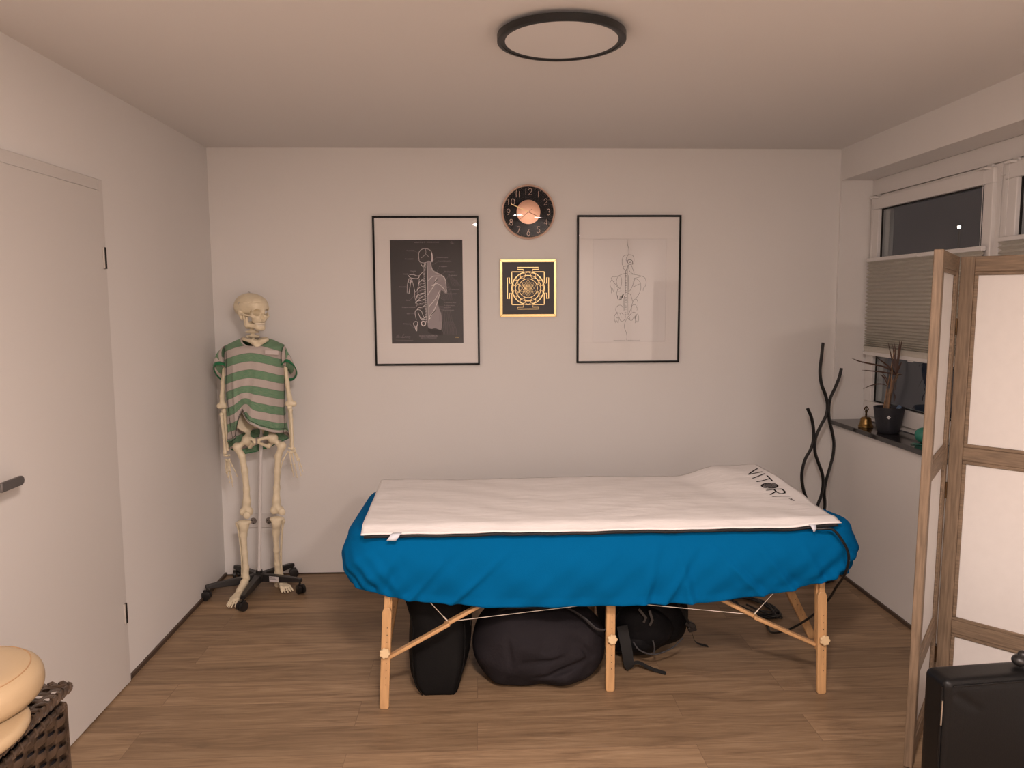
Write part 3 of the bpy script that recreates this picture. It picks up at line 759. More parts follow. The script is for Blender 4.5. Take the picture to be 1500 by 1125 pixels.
for P, w in (([(-0.2873,4.4034,1.5861),(-0.2523,4.4034,1.6371),(-0.2403,4.4034,1.671)], .0028), ([(-0.2832,4.4034,1.6656),(-0.2572,4.4034,1.6881),(-0.2173,4.4034,1.6908)], .0025), ([(-0.2637,4.4034,1.6371),(-0.235,4.4034,1.6483),(-0.2067,4.4034,1.6312),(-0.1844,4.4034,1.5969)], .003),
             ([(-0.281,4.4034,1.449),(-0.2603,4.4034,1.489),(-0.2367,4.4034,1.5402),(-0.221,4.4034,1.5914)], .0026), ([(-0.2827,4.4034,1.5205),(-0.2419,4.4034,1.5688),(-0.2184,4.4034,1.6142)], .0024), ([(-0.2827,4.4034,1.449),(-0.272,4.4034,1.4776),(-0.2487,4.4034,1.4992)], .0035),
             ([(-0.2115,4.4034,1.6964),(-0.1918,4.4034,1.6765),(-0.185,4.4034,1.6367),(-0.1832,4.4034,1.5998)], .0025), ([(-0.287,4.4034,1.7448),(-0.2863,4.4034,1.6486),(-0.287,4.4034,1.5348),(-0.2876,4.4034,1.4319)], .0014), ([(-0.2673,4.4034,1.7673),(-0.2654,4.4034,1.7447),(-0.2539,4.4034,1.7164),(-0.2194,4.4034,1.7004)], .0016), ([(-0.2494,4.4034,1.637),(-0.245,4.4034,1.6654),(-0.2345,4.4034,1.6823)], .002)):
    W(ws, P, w, 5, .0003)
for k in range(11):      # muscle fibres
    W(mf_, [( -.245+.0055*k, 0, 1.640+.004*k), (-.222+.0062*k, 0, 1.600+.0015*k), (-.205+.0052*k, 0, 1.560)], .0011, 4, .0004)
for k in range(8):
    W(mf_, [(-.226+.005*k, 0, 1.528-.001*k), (-.222+.008*k, 0, 1.50), (-.226+.0105*k, 0, 1.44)], .0009, 4, .0004)
for k in range(12):
    W(mf_, [(-.200+.0045*k, 0, 1.440-.002*k*0), (-.205+.0065*k, 0, 1.40), (-.213+.0075*k, 0, 1.365)], .0010, 4, .0004)
for k in range(6):
    W(mf_, [(-.170+.008*k, 0, 1.700-.006*k), (-.158+.009*k, 0, 1.665-.004*k), (-.148+.0095*k, 0, 1.635)], .0009, 4, .0004)
W(ds, [(-0.2768,4.4034,1.4605),(-0.2662,4.4034,1.4804),(-0.2429,4.4034,1.5031)], .0028, 4, .0006)
W(ds, [(-0.2504,4.4034,1.6484),(-0.2451,4.4034,1.6597),(-0.2318,4.4034,1.671)], .0026, 4, .0006)
ds.poly(Lp([(-0.287,4.4034,1.4003),(-0.2131,4.4034,1.3912),(-0.2019,4.4034,1.371),(-0.2078,4.4034,1.3624),(-0.2737,4.4034,1.3715),(-0.2906,4.4034,1.386)]), NB, .0002)
# skull outline and back of the head
for P, w in (([(-0.3313,4.4034,1.7759),(-0.3336,4.4034,1.8069),(-0.3276,4.4034,1.8266),(-0.3115,4.4034,1.8389),(-0.2945,4.4034,1.8406),(-0.2747,4.4034,1.8349),(-0.2619,4.4034,1.8208),(-0.2577,4.4034,1.8011),(-0.2571,4.4034,1.7672)], .0016), ([(-0.3313,4.4034,1.7759),(-0.3264,4.4034,1.7675),(-0.3071,4.4034,1.7629),(-0.2912,4.4034,1.7662)], .0016),
             ([(-0.2945,4.4034,1.8383),(-0.2949,4.4034,1.8124),(-0.3191,4.4034,1.79)], .001), ([(-0.2949,4.4034,1.8124),(-0.2754,4.4034,1.7927)], .0008), ([(-0.2631,4.4034,1.818),(-0.26,4.4034,1.7954),(-0.2616,4.4034,1.7673)], .0036), ([(-0.323,4.4034,1.7618),(-0.3159,4.4034,1.7477),(-0.3063,4.4034,1.7448),(-0.3015,4.4034,1.7618)], .0016), ([(-0.3209,4.4034,1.7517),(-0.3109,4.4034,1.7392),(-0.303,4.4034,1.7364)], .001)):
    W(ws, P, w)
# spine: stack of small processes
SPC = [(-0.2969,4.4034,1.7617),(-0.2998,4.4034,1.7279),(-0.3016,4.4034,1.6883),(-0.3002,4.4034,1.6373),(-0.2988,4.4034,1.5804),(-0.2975,4.4034,1.5234),(-0.296,4.4034,1.4777),(-0.2956,4.4034,1.4319)]
sp = smooth_path(Lp(SPC), 5)
ws.ribbon(sp, .0016, NB, .0003)
for i in range(0, len(sp)-1):
    x, y, z = sp[i]; ws.ribbon([(x-.0085, y-.0002, z+.002), (x-.002, y-.0002, z), (x+.003, y-.0002, z-.002)], .0018, NB, .0003)
    ms.ribbon([(x-.007, y-.0003, z-.003), (x+.002, y-.0003, z-.005)], .0016, NB, .0003)
ds.ribbon([(x+.0045, y-.0004, z) for x, y, z in sp[4:]], .0022, NB, .0003)
# ribs, shoulder blade, arm
for k in range(9):
    zz = 1.664-.0165*k; bw = .030+.0035*min(k, 6)-.004*max(0, k-6); xs_ = sp[min(len(sp)-1, 10+2*k)][0]
    W(gs if k % 2 else ws, [(xs_-.004, 0, zz), (xs_-bw*.5, 0, zz+.006-.0022*k), (xs_-bw, 0, zz-.006-.0012*k), (xs_-bw*1.12, 0, zz-.018-.001*k)], .0024, 5)
    W(ms, [(xs_-.006, 0, zz-.006), (xs_-bw*.55, 0, zz-.002-.0022*k), (xs_-bw*.95, 0, zz-.014)], .0022, 4)
for P, w in (([(-0.3936,4.4034,1.6943),(-0.3768,4.4034,1.6801),(-0.3427,4.4034,1.6771),(-0.3312,4.4034,1.6884)], .0024), ([(-0.3867,4.4034,1.6971),(-0.3651,4.4034,1.6987),(-0.3368,4.4034,1.6913),(-0.3108,4.4034,1.7138)], .002), ([(-0.3713,4.4034,1.6688),(-0.3554,4.4034,1.6035),(-0.3408,4.4034,1.6261),(-0.3314,4.4034,1.6771)], .0014),
             ([(-0.3872,4.4034,1.6705),(-0.3799,4.4034,1.666),(-0.3833,4.4034,1.6377),(-0.3909,4.4034,1.594)], .0022), ([(-0.3941,4.4034,1.666),(-0.3992,4.4034,1.6377),(-0.4011,4.4034,1.5969)], .0014), ([(-0.3928,4.4034,1.6745),(-0.3837,4.4034,1.6773),(-0.3747,4.4034,1.6705),(-0.3795,4.4034,1.6546),(-0.3898,4.4034,1.6558),(-0.3928,4.4034,1.6745)], .0018),
             ([(-0.3598,4.4034,1.6148),(-0.3572,4.4034,1.5694),(-0.3452,4.4034,1.538),(-0.3252,4.4034,1.5407)], .0014), ([(-0.3532,4.4034,1.5693),(-0.3388,4.4034,1.5806),(-0.31,4.4034,1.5976)], .0018), ([(-0.3478,4.4034,1.5522),(-0.3276,4.4034,1.5692),(-0.3045,4.4034,1.585)], .0018),
             ([(-0.3525,4.4034,1.4495),(-0.3588,4.4034,1.4838),(-0.3545,4.4034,1.5009),(-0.339,4.4034,1.5054),(-0.3242,4.4034,1.4979),(-0.3166,4.4034,1.4779),(-0.3094,4.4034,1.4607)], .0018), ([(-0.3432,4.4034,1.4895),(-0.3339,4.4034,1.4694),(-0.3239,4.4034,1.4493),(-0.2953,4.4034,1.452)], .0022), ([(-0.3255,4.4034,1.4264),(-0.3212,4.4034,1.439),(-0.3098,4.4034,1.44),(-0.3025,4.4034,1.432),(-0.3044,4.4034,1.4205),(-0.3159,4.4034,1.416),(-0.3255,4.4034,1.4264)], .0044),
             ([(-0.3689,4.4034,1.4295),(-0.3613,4.4034,1.4392),(-0.347,4.4034,1.438),(-0.3461,4.4034,1.4237),(-0.3531,4.4034,1.4151),(-0.3657,4.4034,1.4181),(-0.3689,4.4034,1.4295)], .0022), ([(-0.3612,4.4034,1.414),(-0.358,4.4034,1.4008),(-0.3514,4.4034,1.3876),(-0.3497,4.4034,1.418)], .0026), ([(-0.3351,4.4034,1.4665),(-0.3153,4.4034,1.455),(-0.3007,4.4034,1.4692)], .0018)):
    W(ws, P, w)
# leader lines and their small captions
for P in ([(-0.3542,4.4034,1.8267),(-0.3357,4.4034,1.8154)], [(-0.355,4.4034,1.7833),(-0.3068,4.4034,1.7832)], [(-0.3631,4.4034,1.7123),(-0.3633,4.4034,1.6999)], [(-0.3992,4.4034,1.6989),(-0.389,4.4034,1.6932)], [(-0.4147,4.4034,1.6321),(-0.3993,4.4034,1.6309)], [(-0.3836,4.4034,1.561),(-0.3528,4.4034,1.5921)],
          [(-0.3568,4.4034,1.5266),(-0.3053,4.4034,1.536)], [(-0.3833,4.4034,1.4828),(-0.3576,4.4034,1.4827)], [(-0.3862,4.4034,1.4239),(-0.3648,4.4034,1.4037)], [(-0.2396,4.4034,1.7897),(-0.2581,4.4034,1.7701)], [(-0.2303,4.4034,1.7672),(-0.2619,4.4034,1.7503)], [(-0.2234,4.4034,1.7361),(-0.2375,4.4034,1.7107),(-0.2377,4.4034,1.6937)], [(-0.1942,4.4034,1.7105),(-0.2115,4.4034,1.6936)],
          [(-0.1717,4.4034,1.6889),(-0.1862,4.4034,1.6663)], [(-0.1669,4.4034,1.6207),(-0.1895,4.4034,1.6368)], [(-0.1936,4.4034,1.5525),(-0.2235,4.4034,1.5755)], [(-0.1997,4.4034,1.5218),(-0.2284,4.4034,1.5219)], [(-0.204,4.4034,1.5029),(-0.2268,4.4034,1.5105)]):
    ls.ribbon(Lp(P), .0008, NB, .0003)
for s, (x, y, z), al in (('O. parietale', [(-0.3559,4.4034,1.8272)][0], 'R'), ('O. occipitale', [(-0.3624,4.4034,1.7817)][0], 'R'), ('Clavicula', [(-0.35,4.4034,1.7145)][0], 'R'), ('Scapula', [(-0.3935,4.4034,1.6994)][0], 'R'),
                     ('O. humerus', [(-0.4005,4.4034,1.6287)][0], 'R'), ('Costae', [(-0.3837,4.4034,1.5553)][0], 'R'), ('Columna vertebralis', [(-0.3559,4.4034,1.5164)][0], 'R'), ('Ilium', [(-0.3874,4.4034,1.4806)][0], 'R'), ('O. femoris', [(-0.3861,4.4034,1.4245)][0], 'R'),
                     ('M. splenius capitis', [(-0.2374,4.4034,1.7897)][0], 'L'), ('M. sternocleidomastoideus', [(-0.2286,4.4034,1.7688)][0], 'L'), ('M. trapezius', [(-0.2222,4.4034,1.74)][0], 'L'), ('M. infraspinatus', [(-0.193,4.4034,1.7105)][0], 'L'), ('M. deltoideus', [(-0.1716,4.4034,1.6912)][0], 'L'),
                     ('M. teres minor', [(-0.1658,4.4034,1.6139)][0], 'L'), ('M. teres major', [(-0.1799,4.4034,1.5901)][0], 'L'), ('M. latissimus dorsi', [(-0.1977,4.4034,1.5412)][0], 'L'), ('M. obliquus externus', [(-0.198,4.4034,1.5252)][0], 'L'), ('abdominis', [(-0.1981,4.4034,1.5143)][0], 'L'), ('Fascia thoracolumbalis', [(-0.2041,4.4034,1.4989)][0], 'L')):
    text(ls, s, x, z, .0098, al, sx=.92 if len(s) < 20 else .70)
TP = [(-0.2883,4.4034,1.8709),(-0.2865,4.4034,1.3561),(-0.2856,4.4034,1.3457),(-0.4603,4.4034,1.347),(-0.1304,4.4034,1.348),(-0.1521,4.4034,1.8694)]
text(t0_, 'A N I M U S   M E D I C U S', TP[0][0], TP[0][2], .0115, 'C'); text(tl_, 'SKELETON BACK', TP[1][0], TP[1][2], .0135, 'C'); text(t2_, 'W I T H   M U S C L E S', TP[2][0], TP[2][2], .0085, 'C')
# handwritten signature with a rule under it, small flourish top right, gold mark
for P in ([(-0.4659,4.4034,1.3516),(-0.4571,4.4034,1.3653),(-0.4514,4.4034,1.3642),(-0.4574,4.4034,1.3516),(-0.4447,4.4034,1.3572),(-0.4402,4.4034,1.3514)], [(-0.4215,4.4034,1.3726),(-0.4286,4.4034,1.3611),(-0.4345,4.4034,1.3514),(-0.4201,4.4034,1.3524),(-0.4143,4.4034,1.3593),(-0.4104,4.4034,1.3512),(-0.4046,4.4034,1.3592),(-0.4001,4.4034,1.3511),(-0.3954,4.4034,1.3569),(-0.3886,4.4034,1.3568),(-0.3934,4.4034,1.3453)], [(-0.1578,4.4034,1.8694),(-0.1509,4.4034,1.8784),(-0.1442,4.4034,1.8683),(-0.1555,4.4034,1.8717)], [(-0.1396,4.4034,1.8705),(-0.1385,4.4034,1.8671)]):
    W(sg_, P, .0011)
sg_.ribbon(Lp([(-0.4691,4.4034,1.3379),(-0.3718,4.4034,1.336)]), .0009, NB, .0003)
ys = MB(); W(ys, [(-0.1361,4.4034,1.3481),(-0.1326,4.4034,1.3538),(-0.1292,4.4034,1.348),(-0.1257,4.4034,1.3538),(-0.1223,4.4034,1.348),(-0.1176,4.4034,1.3531)], .0018)
mk('drawing_highlights', ws.vf, INKW, pr); mk('drawing_muscles', gs.vf, INKG, pr); mk('drawing_shading', ms.vf, INKM, pr); mk('muscle_fibres', mf_.vf, INKM, pr); mk('drawing_shadow', ds.vf, PAPERB if False else INKD, pr)
mk('captions', ls.vf, INKG, pr); mk('title_lettering', tl_.vf, INKG, pr); mk('heading_lettering', t0_.vf, INKG, pr); mk('subtitle_lettering', t2_.vf, INKG, pr); mk('signature', sg_.vf, INKG, pr); mk('gold_mark', ys.vf, INKY, pr)

# one-line drawing, right
t2 = picture(.5435, 1.1255, 1.2005, 2.0205, 'black framed white print with a fine line drawing of a back, right of the clock')
B0, B1 = [(0.634,4.4034,1.8912),(1.0444,4.4034,1.3175)]
passe(t2, .5435, 1.1255, 1.2005, 2.0205, B0[0], B1[0], B1[2], B0[2])
pr2 = mk('print_sheet', MB().b2((B0[0]-.004, YP, B1[2]-.004), (B1[0]+.004, YP+.0015, B0[2]+.004)).vf, PAPERW, t2)
fl = MB(); dl_ = MB(); vs_ = MB()
for P in ([(0.8236,4.4034,1.8886),(0.8262,4.4034,1.8603),(0.8341,4.4034,1.8319),(0.8332,4.4034,1.8063),(0.8229,4.4034,1.7921),(0.819,4.4034,1.775),(0.8261,4.4034,1.7579)], [(0.8286,4.4034,1.8023),(0.8083,4.4034,1.799),(0.7981,4.4034,1.7808),(0.7972,4.4034,1.7523),(0.8066,4.4034,1.7409),(0.8205,4.4034,1.742)], [(0.8332,4.4034,1.8046),(0.8547,4.4034,1.8005),(0.8636,4.4034,1.7794),(0.8609,4.4034,1.7578),(0.8529,4.4034,1.7493)],
          [(0.8066,4.4034,1.7409),(0.8043,4.4034,1.7295),(0.8137,4.4034,1.7192),(0.8195,4.4034,1.718)], [(0.832,4.4034,1.7493),(0.8333,4.4034,1.7322),(0.8393,4.4034,1.7122),(0.8557,4.4034,1.6996),(0.865,4.4034,1.6995),(0.8554,4.4034,1.7293),(0.8465,4.4034,1.7521)],
          [(0.822,4.4034,1.702),(0.7977,4.4034,1.6964),(0.7688,4.4034,1.6839),(0.7456,4.4034,1.6829),(0.7375,4.4034,1.6755),(0.7399,4.4034,1.6669),(0.7751,4.4034,1.6209)], [(0.7689,4.4034,1.6725),(0.7746,4.4034,1.6827),(0.7891,4.4034,1.6838),(0.7951,4.4034,1.6609),(0.7925,4.4034,1.6323),(0.7839,4.4034,1.618),(0.7721,4.4034,1.6324),(0.765,4.4034,1.6553),(0.7689,4.4034,1.6725)], [(0.7399,4.4034,1.6669),(0.7296,4.4034,1.6497),(0.7321,4.4034,1.6268),(0.7374,4.4034,1.6182),(0.737,4.4034,1.5912)], [(0.7528,4.4034,1.6565),(0.7531,4.4034,1.621),(0.7509,4.4034,1.5981),(0.7432,4.4034,1.6182),(0.7403,4.4034,1.6182)],
          [(0.8383,4.4034,1.6979),(0.8791,4.4034,1.692),(0.9083,4.4034,1.6845),(0.9258,4.4034,1.6747),(0.9332,4.4034,1.6488),(0.9264,4.4034,1.6259),(0.9178,4.4034,1.6174),(0.9168,4.4034,1.603)], [(0.8383,4.4034,1.6979),(0.8327,4.4034,1.6779),(0.8346,4.4034,1.6091),(0.837,4.4034,1.5976),(0.8565,4.4034,1.632),(0.8631,4.4034,1.6606),(0.8648,4.4034,1.6721),(0.8851,4.4034,1.6777),(0.9025,4.4034,1.6822)], [(0.8624,4.4034,1.6262),(0.865,4.4034,1.6549),(0.8723,4.4034,1.6709),(0.8911,4.4034,1.6605),(0.9029,4.4034,1.6432),(0.8913,4.4034,1.6404),(0.8635,4.4034,1.6262)], [(0.903,4.4034,1.6404),(0.9022,4.4034,1.6088),(0.8863,4.4034,1.5744),(0.8603,4.4034,1.5469),(0.8544,4.4034,1.5573),(0.8454,4.4034,1.5832),(0.8307,4.4034,1.5919)],
          [(0.7752,4.4034,1.618),(0.7695,4.4034,1.598),(0.7685,4.4034,1.5865),(0.7757,4.4034,1.5577),(0.7827,4.4034,1.5548)], [(0.7729,4.4034,1.6094),(0.7868,4.4034,1.6151),(0.7898,4.4034,1.6036),(0.7724,4.4034,1.6008),(0.7928,4.4034,1.6024)], [(0.8794,4.4034,1.56),(0.8878,4.4034,1.5398),(0.887,4.4034,1.511),(0.8825,4.4034,1.4949)], [(0.8823,4.4034,1.5081),(0.8751,4.4034,1.5249),(0.8576,4.4034,1.5239),(0.852,4.4034,1.5054),(0.8494,4.4034,1.4766),(0.8303,4.4034,1.4565)], [(0.8603,4.4034,1.5469),(0.8519,4.4034,1.517),(0.8406,4.4034,1.4824),(0.8319,4.4034,1.4709)],
          [(0.8053,4.4034,1.5086),(0.7935,4.4034,1.5231),(0.776,4.4034,1.522),(0.7633,4.4034,1.5059),(0.7676,4.4034,1.4857),(0.7881,4.4034,1.4769),(0.7941,4.4034,1.4538)], [(0.7939,4.4034,1.4827),(0.8057,4.4034,1.4711),(0.8174,4.4034,1.4652),(0.8147,4.4034,1.445),(0.8002,4.4034,1.4341),(0.7872,4.4034,1.4423),(0.7824,4.4034,1.4585)], [(0.7619,4.4034,1.4742),(0.7544,4.4034,1.4569),(0.7593,4.4034,1.4338),(0.7623,4.4034,1.4251)], [(0.7765,4.4034,1.4712),(0.7796,4.4034,1.4481),(0.7769,4.4034,1.425),(0.7698,4.4034,1.4366),(0.7604,4.4034,1.4355)], [(0.7619,4.4034,1.4742),(0.7735,4.4034,1.4759),(0.7766,4.4034,1.4539),(0.7679,4.4034,1.454)],
          [(0.8292,4.4034,1.4536),(0.8469,4.4034,1.439),(0.8585,4.4034,1.4418),(0.8631,4.4034,1.4534),(0.8759,4.4034,1.4562)], [(0.8303,4.4034,1.4565),(0.8581,4.4034,1.4823),(0.8727,4.4034,1.4822),(0.8769,4.4034,1.4706),(0.8672,4.4034,1.4533)], [(0.8758,4.4034,1.4706),(0.8886,4.4034,1.4729),(0.8936,4.4034,1.4474),(0.888,4.4034,1.4243)], [(0.8736,4.4034,1.4533),(0.8751,4.4034,1.4243),(0.8808,4.4034,1.4347),(0.8879,4.4034,1.4347)], [(0.8379,4.4034,1.4593),(0.8438,4.4034,1.4506),(0.8398,4.4034,1.4419),(0.8339,4.4034,1.4478)],
          [(0.8303,4.4034,1.4582),(0.8177,4.4034,1.4305),(0.8122,4.4034,1.4016),(0.823,4.4034,1.3725),(0.8279,4.4034,1.3492),(0.8258,4.4034,1.326)]):
    W(fl, P, .00115)
for P, w in (([(0.8273,4.4034,1.7579),(0.8289,4.4034,1.7721),(0.8404,4.4034,1.7772),(0.8538,4.4034,1.7692),(0.854,4.4034,1.755),(0.8407,4.4034,1.751),(0.8319,4.4034,1.7579)], .002), ([(0.8297,4.4034,1.7476),(0.8264,4.4034,1.7322),(0.8162,4.4034,1.7009),(0.8161,4.4034,1.592),(0.8094,4.4034,1.5633),(0.8101,4.4034,1.4941)], .0017), ([(0.7755,4.4034,1.5807),(0.7733,4.4034,1.5635),(0.7793,4.4034,1.5519)], .0022), ([(0.7872,4.4034,1.5749),(0.7851,4.4034,1.5519),(0.796,4.4034,1.572),(0.8017,4.4034,1.5834),(0.7932,4.4034,1.5547)], .0018), ([(0.8075,4.4034,1.5863),(0.7978,4.4034,1.5633)], .002), ([(0.8713,4.4034,1.4487),(0.8747,4.4034,1.4591),(0.8817,4.4034,1.4648)], .0022), ([(0.8377,4.4034,1.759),(0.8423,4.4034,1.7636),(0.8482,4.4034,1.7578)], .0016)):
    W(dl_, P, w)
for k in range(27):
    a, b = [(0.8161,4.4034,1.718),(0.8161,4.4034,1.4739)]; f = k/26; x = a[0]+(b[0]-a[0])*f; z = a[2]+(b[2]-a[2])*f
    vs_.ribbon([(x-.001, YP-.0004, z), (x+.006+.003*math.sin(f*PI), YP-.0004, z-.001)], .0016, NB, .0003)
fl.ribbon(Lp([(0.8275,4.4034,1.7322),(0.8302,4.4034,1.5862),(0.8325,4.4034,1.4709)]), .001, NB, .0003)
q = [(0.7836,4.4034,1.324),(0.8668,4.4034,1.3233)]
text(rl_, 'A N I M U S', q[0][0], q[0][2], .0085, 'C', sx=1.5); text(rl_, 'M E D I C U S', q[1][0], q[1][2], .0085, 'C', sx=1.35)
mk('fine_lines', fl.vf, INKL, pr2); mk('bold_lines', dl_.vf, INKD, pr2); mk('vertebra_strokes', vs_.vf, INKL, pr2); mk('lettering', rl_.vf, INKL, pr2)
q = MB(); e = .0008
for lo, hi in (((B0[0], B1[2]), (B1[0], B1[2]+e)), ((B0[0], B0[2]-e), (B1[0], B0[2])), ((B0[0], B1[2]), (B0[0]+e, B0[2])), ((B1[0]-e, B1[2]), (B1[0], B0[2]))): q.b2((lo[0], YP-.0004, lo[1]), (hi[0], YP, hi[1]))
mk('print_edge', q.vf, mat('pale_edge_line', (.55, .52, .50), .8), pr2)

# clock
CX, CZ, CR = .2735, 2.0375, .1475
tc = thing('wall_clock', 'round rose gold wall clock with a black dial above the gold panel', 'clock', (CX, YB, CZ-CR))
RX = Matrix.Rotation(PI/2, 3, 'X')           # lathe axis to -y
mk('clock_back', MB().lathe([(0, .001), (CR-.006, .001), (CR-.006, .018), (0, .018)], (CX, YB, CZ), 64, RX).vf, BLACKP, tc)
mk('bezel', MB().lathe([(CR-.009, .004), (CR, .004), (CR+.001, .022), (CR-.001, .031), (CR-.005, .035), (CR-.0095, .032), (CR-.010, .018), (CR-.009, .004)], (CX, YB, CZ), 96, RX).vf, ROSE, tc, angle=60)
dial = mk('dial', MB().lathe([(0, .018), (CR-.009, .018), (CR-.009, .0205), (0, .0205)], (CX, YB, CZ), 72, RX).vf, CLOCKD, tc)
mk('centre_disc', MB().lathe([(0, .0205), (.0655, .0205), (.0655, .0222), (.0635, .0228), (0, .0228)], (CX, YB, CZ), 64, RX).vf, ROSED, tc)
STR = {'0': [[(.5+.42*math.cos(a*PI/10), .5+.5*math.sin(a*PI/10)) for a in range(21)]], '1': [[(.5, 0), (.5, 1)]],
       '2': [[(.1, .72), (.16, .88), (.34, .99), (.55, 1), (.76, .92), (.86, .74), (.80, .56), (.1, 0), (.9, 0)]],
       '3': [[(.15, .85), (.3, .97), (.5, 1), (.72, .93), (.8, .76), (.7, .6), (.5, .54), (.72, .48), (.86, .3), (.76, .09), (.5, 0), (.28, .03), (.12, .16)]],
       '4': [[(.72, 0), (.72, 1), (.1, .3), (.9, .3)]], '5': [[(.8, 1), (.25, 1), (.18, .55), (.4, .62), (.62, .6), (.82, .46), (.85, .28), (.72, .07), (.48, 0), (.25, .03), (.1, .14)]],
       '6': [[(.66, 1), (.3, .6), (.14, .38), (.16, .16), (.34, .02), (.58, 0), (.8, .12), (.86, .32), (.74, .52), (.5, .6), (.3, .56), (.16, .40)]],
       '7': [[(.1, 1), (.9, 1), (.36, 0)]], '8': [[(.5, .54), (.75, .62), (.8, .8), (.66, .97), (.5, 1), (.34, .97), (.2, .8), (.25, .62), (.5, .54), (.8, .44), (.87, .24), (.72, .04), (.5, 0), (.28, .04), (.13, .24), (.2, .44), (.5, .54)]],
       '9': [[(.34, 0), (.7, .4), (.86, .62), (.84, .84), (.66, .98), (.42, 1), (.2, .88), (.14, .68), (.26, .48), (.5, .4), (.7, .44), (.84, .60)]]}
yd = YB-.0206
for hnum in range(1, 13):
    a = PI/2-hnum*PI/6; r = .1105; s = str(hnum); hh = .033; wd = .023; adv = .021 if s != '11' else .017
    x0 = CX+r*math.cos(a)-(wd+(len(s)-1)*adv)/2; z0 = CZ+r*math.sin(a)-hh/2; mb = MB()
    for i, ch in enumerate(s):
        wch = wd*(.7 if (ch == '1' and len(s) > 1) else 1); 
        for g in STR[ch]: mb.ribbon([(x0+i*adv+u*wch, yd, z0+v*hh) for u, v in g], .0015, NB, .0008)
    mk('numeral', mb.vf, GOLDI if False else ROSE, tc)
mb = MB()
for k in range(60):
    a = 2*PI*k/60; r = .131; rr = .0013 if k % 5 == 0 else .0006
    mb.lathe([(0, 0), (rr, 0), (rr, .0007), (0, .0007)], (CX+r*math.cos(a), yd, CZ+r*math.sin(a)), 8, RX)
mk('minute_dots', mb.vf, ROSE, dial)
def hand(ang, L, back, w, y, m, nm):
    dx, dz = math.cos(ang), math.sin(ang); mb = MB()
    mb.bar((CX-dx*back, y, CZ-dz*back), (CX+dx*L, y, CZ+dz*L), w, .0012, up=(0, 1, 0)); return mk(nm, mb.vf, m, tc)
hand(math.radians(156), .105, .0, .0032, YB-.0262, GOLDI, 'minute_hand')
hand(math.radians(-25), .050, .0, .0036, YB-.0245, ROSEH, 'hour_hand')
hand(math.radians(220), .060, .024, .0024, YB-.0275, ROSEH, 'second_hand')
mk('hand_hub', MB().lathe([(0, .0225), (.004, .0225), (.004, .0285), (0, .0292)], (CX, YB, CZ), 20, RX).vf, ROSE, tc)
RS = 1.6; prof = [(0, .0345+.0068)]+[(CR-.0098, .0345) if i == 14 else ((CR-.0098)*i/14, .0345+math.sqrt(RS*RS-((CR-.0098)*i/14)**2)-math.sqrt(RS*RS-(CR-.0098)**2)) for i in range(1, 15)]
prof[0] = (0, .0345+RS-math.sqrt(RS*RS-(CR-.0098)**2))
mk('domed_glass', MB().lathe(prof+[(r, z-.0015) for r, z in prof[::-1]], (CX, YB, CZ), 72, RX).vf, GLASS, tc, angle=50)

# gold framed yantra panel
YX0, YX1, YZ0, YZ1 = .1135, .4295, 1.4620, 1.7805
ty = thing('gold_framed_panel', 'square black panel with a gold geometric yantra in a mirror gold frame below the clock', 'panel', ((YX0+YX1)/2, YB, YZ0))
fw = .0155; fr = MB()
def mitre(P): fr.prism(P, (0, .012, 0))
ya = YB-.014
mitre([(YX0, ya, YZ0), (YX1, ya, YZ0), (YX1-fw, ya, YZ0+fw), (YX0+fw, ya, YZ0+fw)]); mitre([(YX0, ya, YZ1), (YX0+fw, ya, YZ1-fw), (YX1-fw, ya, YZ1-fw), (YX1, ya, YZ1)])
mitre([(YX0, ya, YZ0), (YX0+fw, ya, YZ0+fw), (YX0+fw, ya, YZ1-fw), (YX0, ya, YZ1)]); mitre([(YX1, ya, YZ0), (YX1, ya, YZ1), (YX1-fw, ya, YZ1-fw), (YX1-fw, ya, YZ0+fw)])
bevel(mk('gold_frame', fr.vf, GOLD, ty, smooth=False), .0012, 2)
pn = mk('black_panel', MB().b2((YX0+fw-.002, YB-.011, YZ0+fw-.002), (YX1-fw+.002, YB-.001, YZ1-fw+.002)).vf, YANB, ty)
mcx, mcz = (YX0+YX1)/2-.001, (YZ0+YZ1)/2; yy = YB-.0111; g = MB()
def C(u, v): return (mcx+u, yy, mcz+v)
def ring(r, w, n=72): g.ribbon([C(r*math.cos(2*PI*k/n), r*math.sin(2*PI*k/n)) for k in range(n+1)], w, NB, .0012)
R1 = .0905; ring(R1, .0042); ring(.0715, .0026); ring(.0520, .0026)
def petals(n, r0, r1, w):
    for k in range(n):
        a0 = 2*PI*k/n; P = []
        for i in range(13):
            t = i/12; a = a0-PI/n*1.15+2*PI/n*1.15*t; r = r0+(r1-r0)*(math.sin(PI*t)**.62); P.append(C(r*math.cos(a+PI/2), r*math.sin(a+PI/2)))
        g.ribbon(P, w, NB, .001)
petals(16, .0725, .0885, .0017); petals(8, .0530, .0700, .0017)
sq = .0905; gt = .027; w = .0048
for q4 in range(4):
    c, s = [(1, 0), (0, 1), (-1, 0), (0, -1)][q4]
    def rt(P): return [C(c*u-s*v, s*u+c*v) for u, v in P]
    g.ribbon(rt([(sq, sq), (sq, gt), (sq+.0135, gt), (sq+.0135, gt+.031), (sq+.0245, gt+.031), (sq+.0245, -gt-.031), (sq+.0135, -gt-.031), (sq+.0135, -gt), (sq, -gt), (sq, -sq)]), w*.86, NB, .0012)
sc_ = .0505/1.0
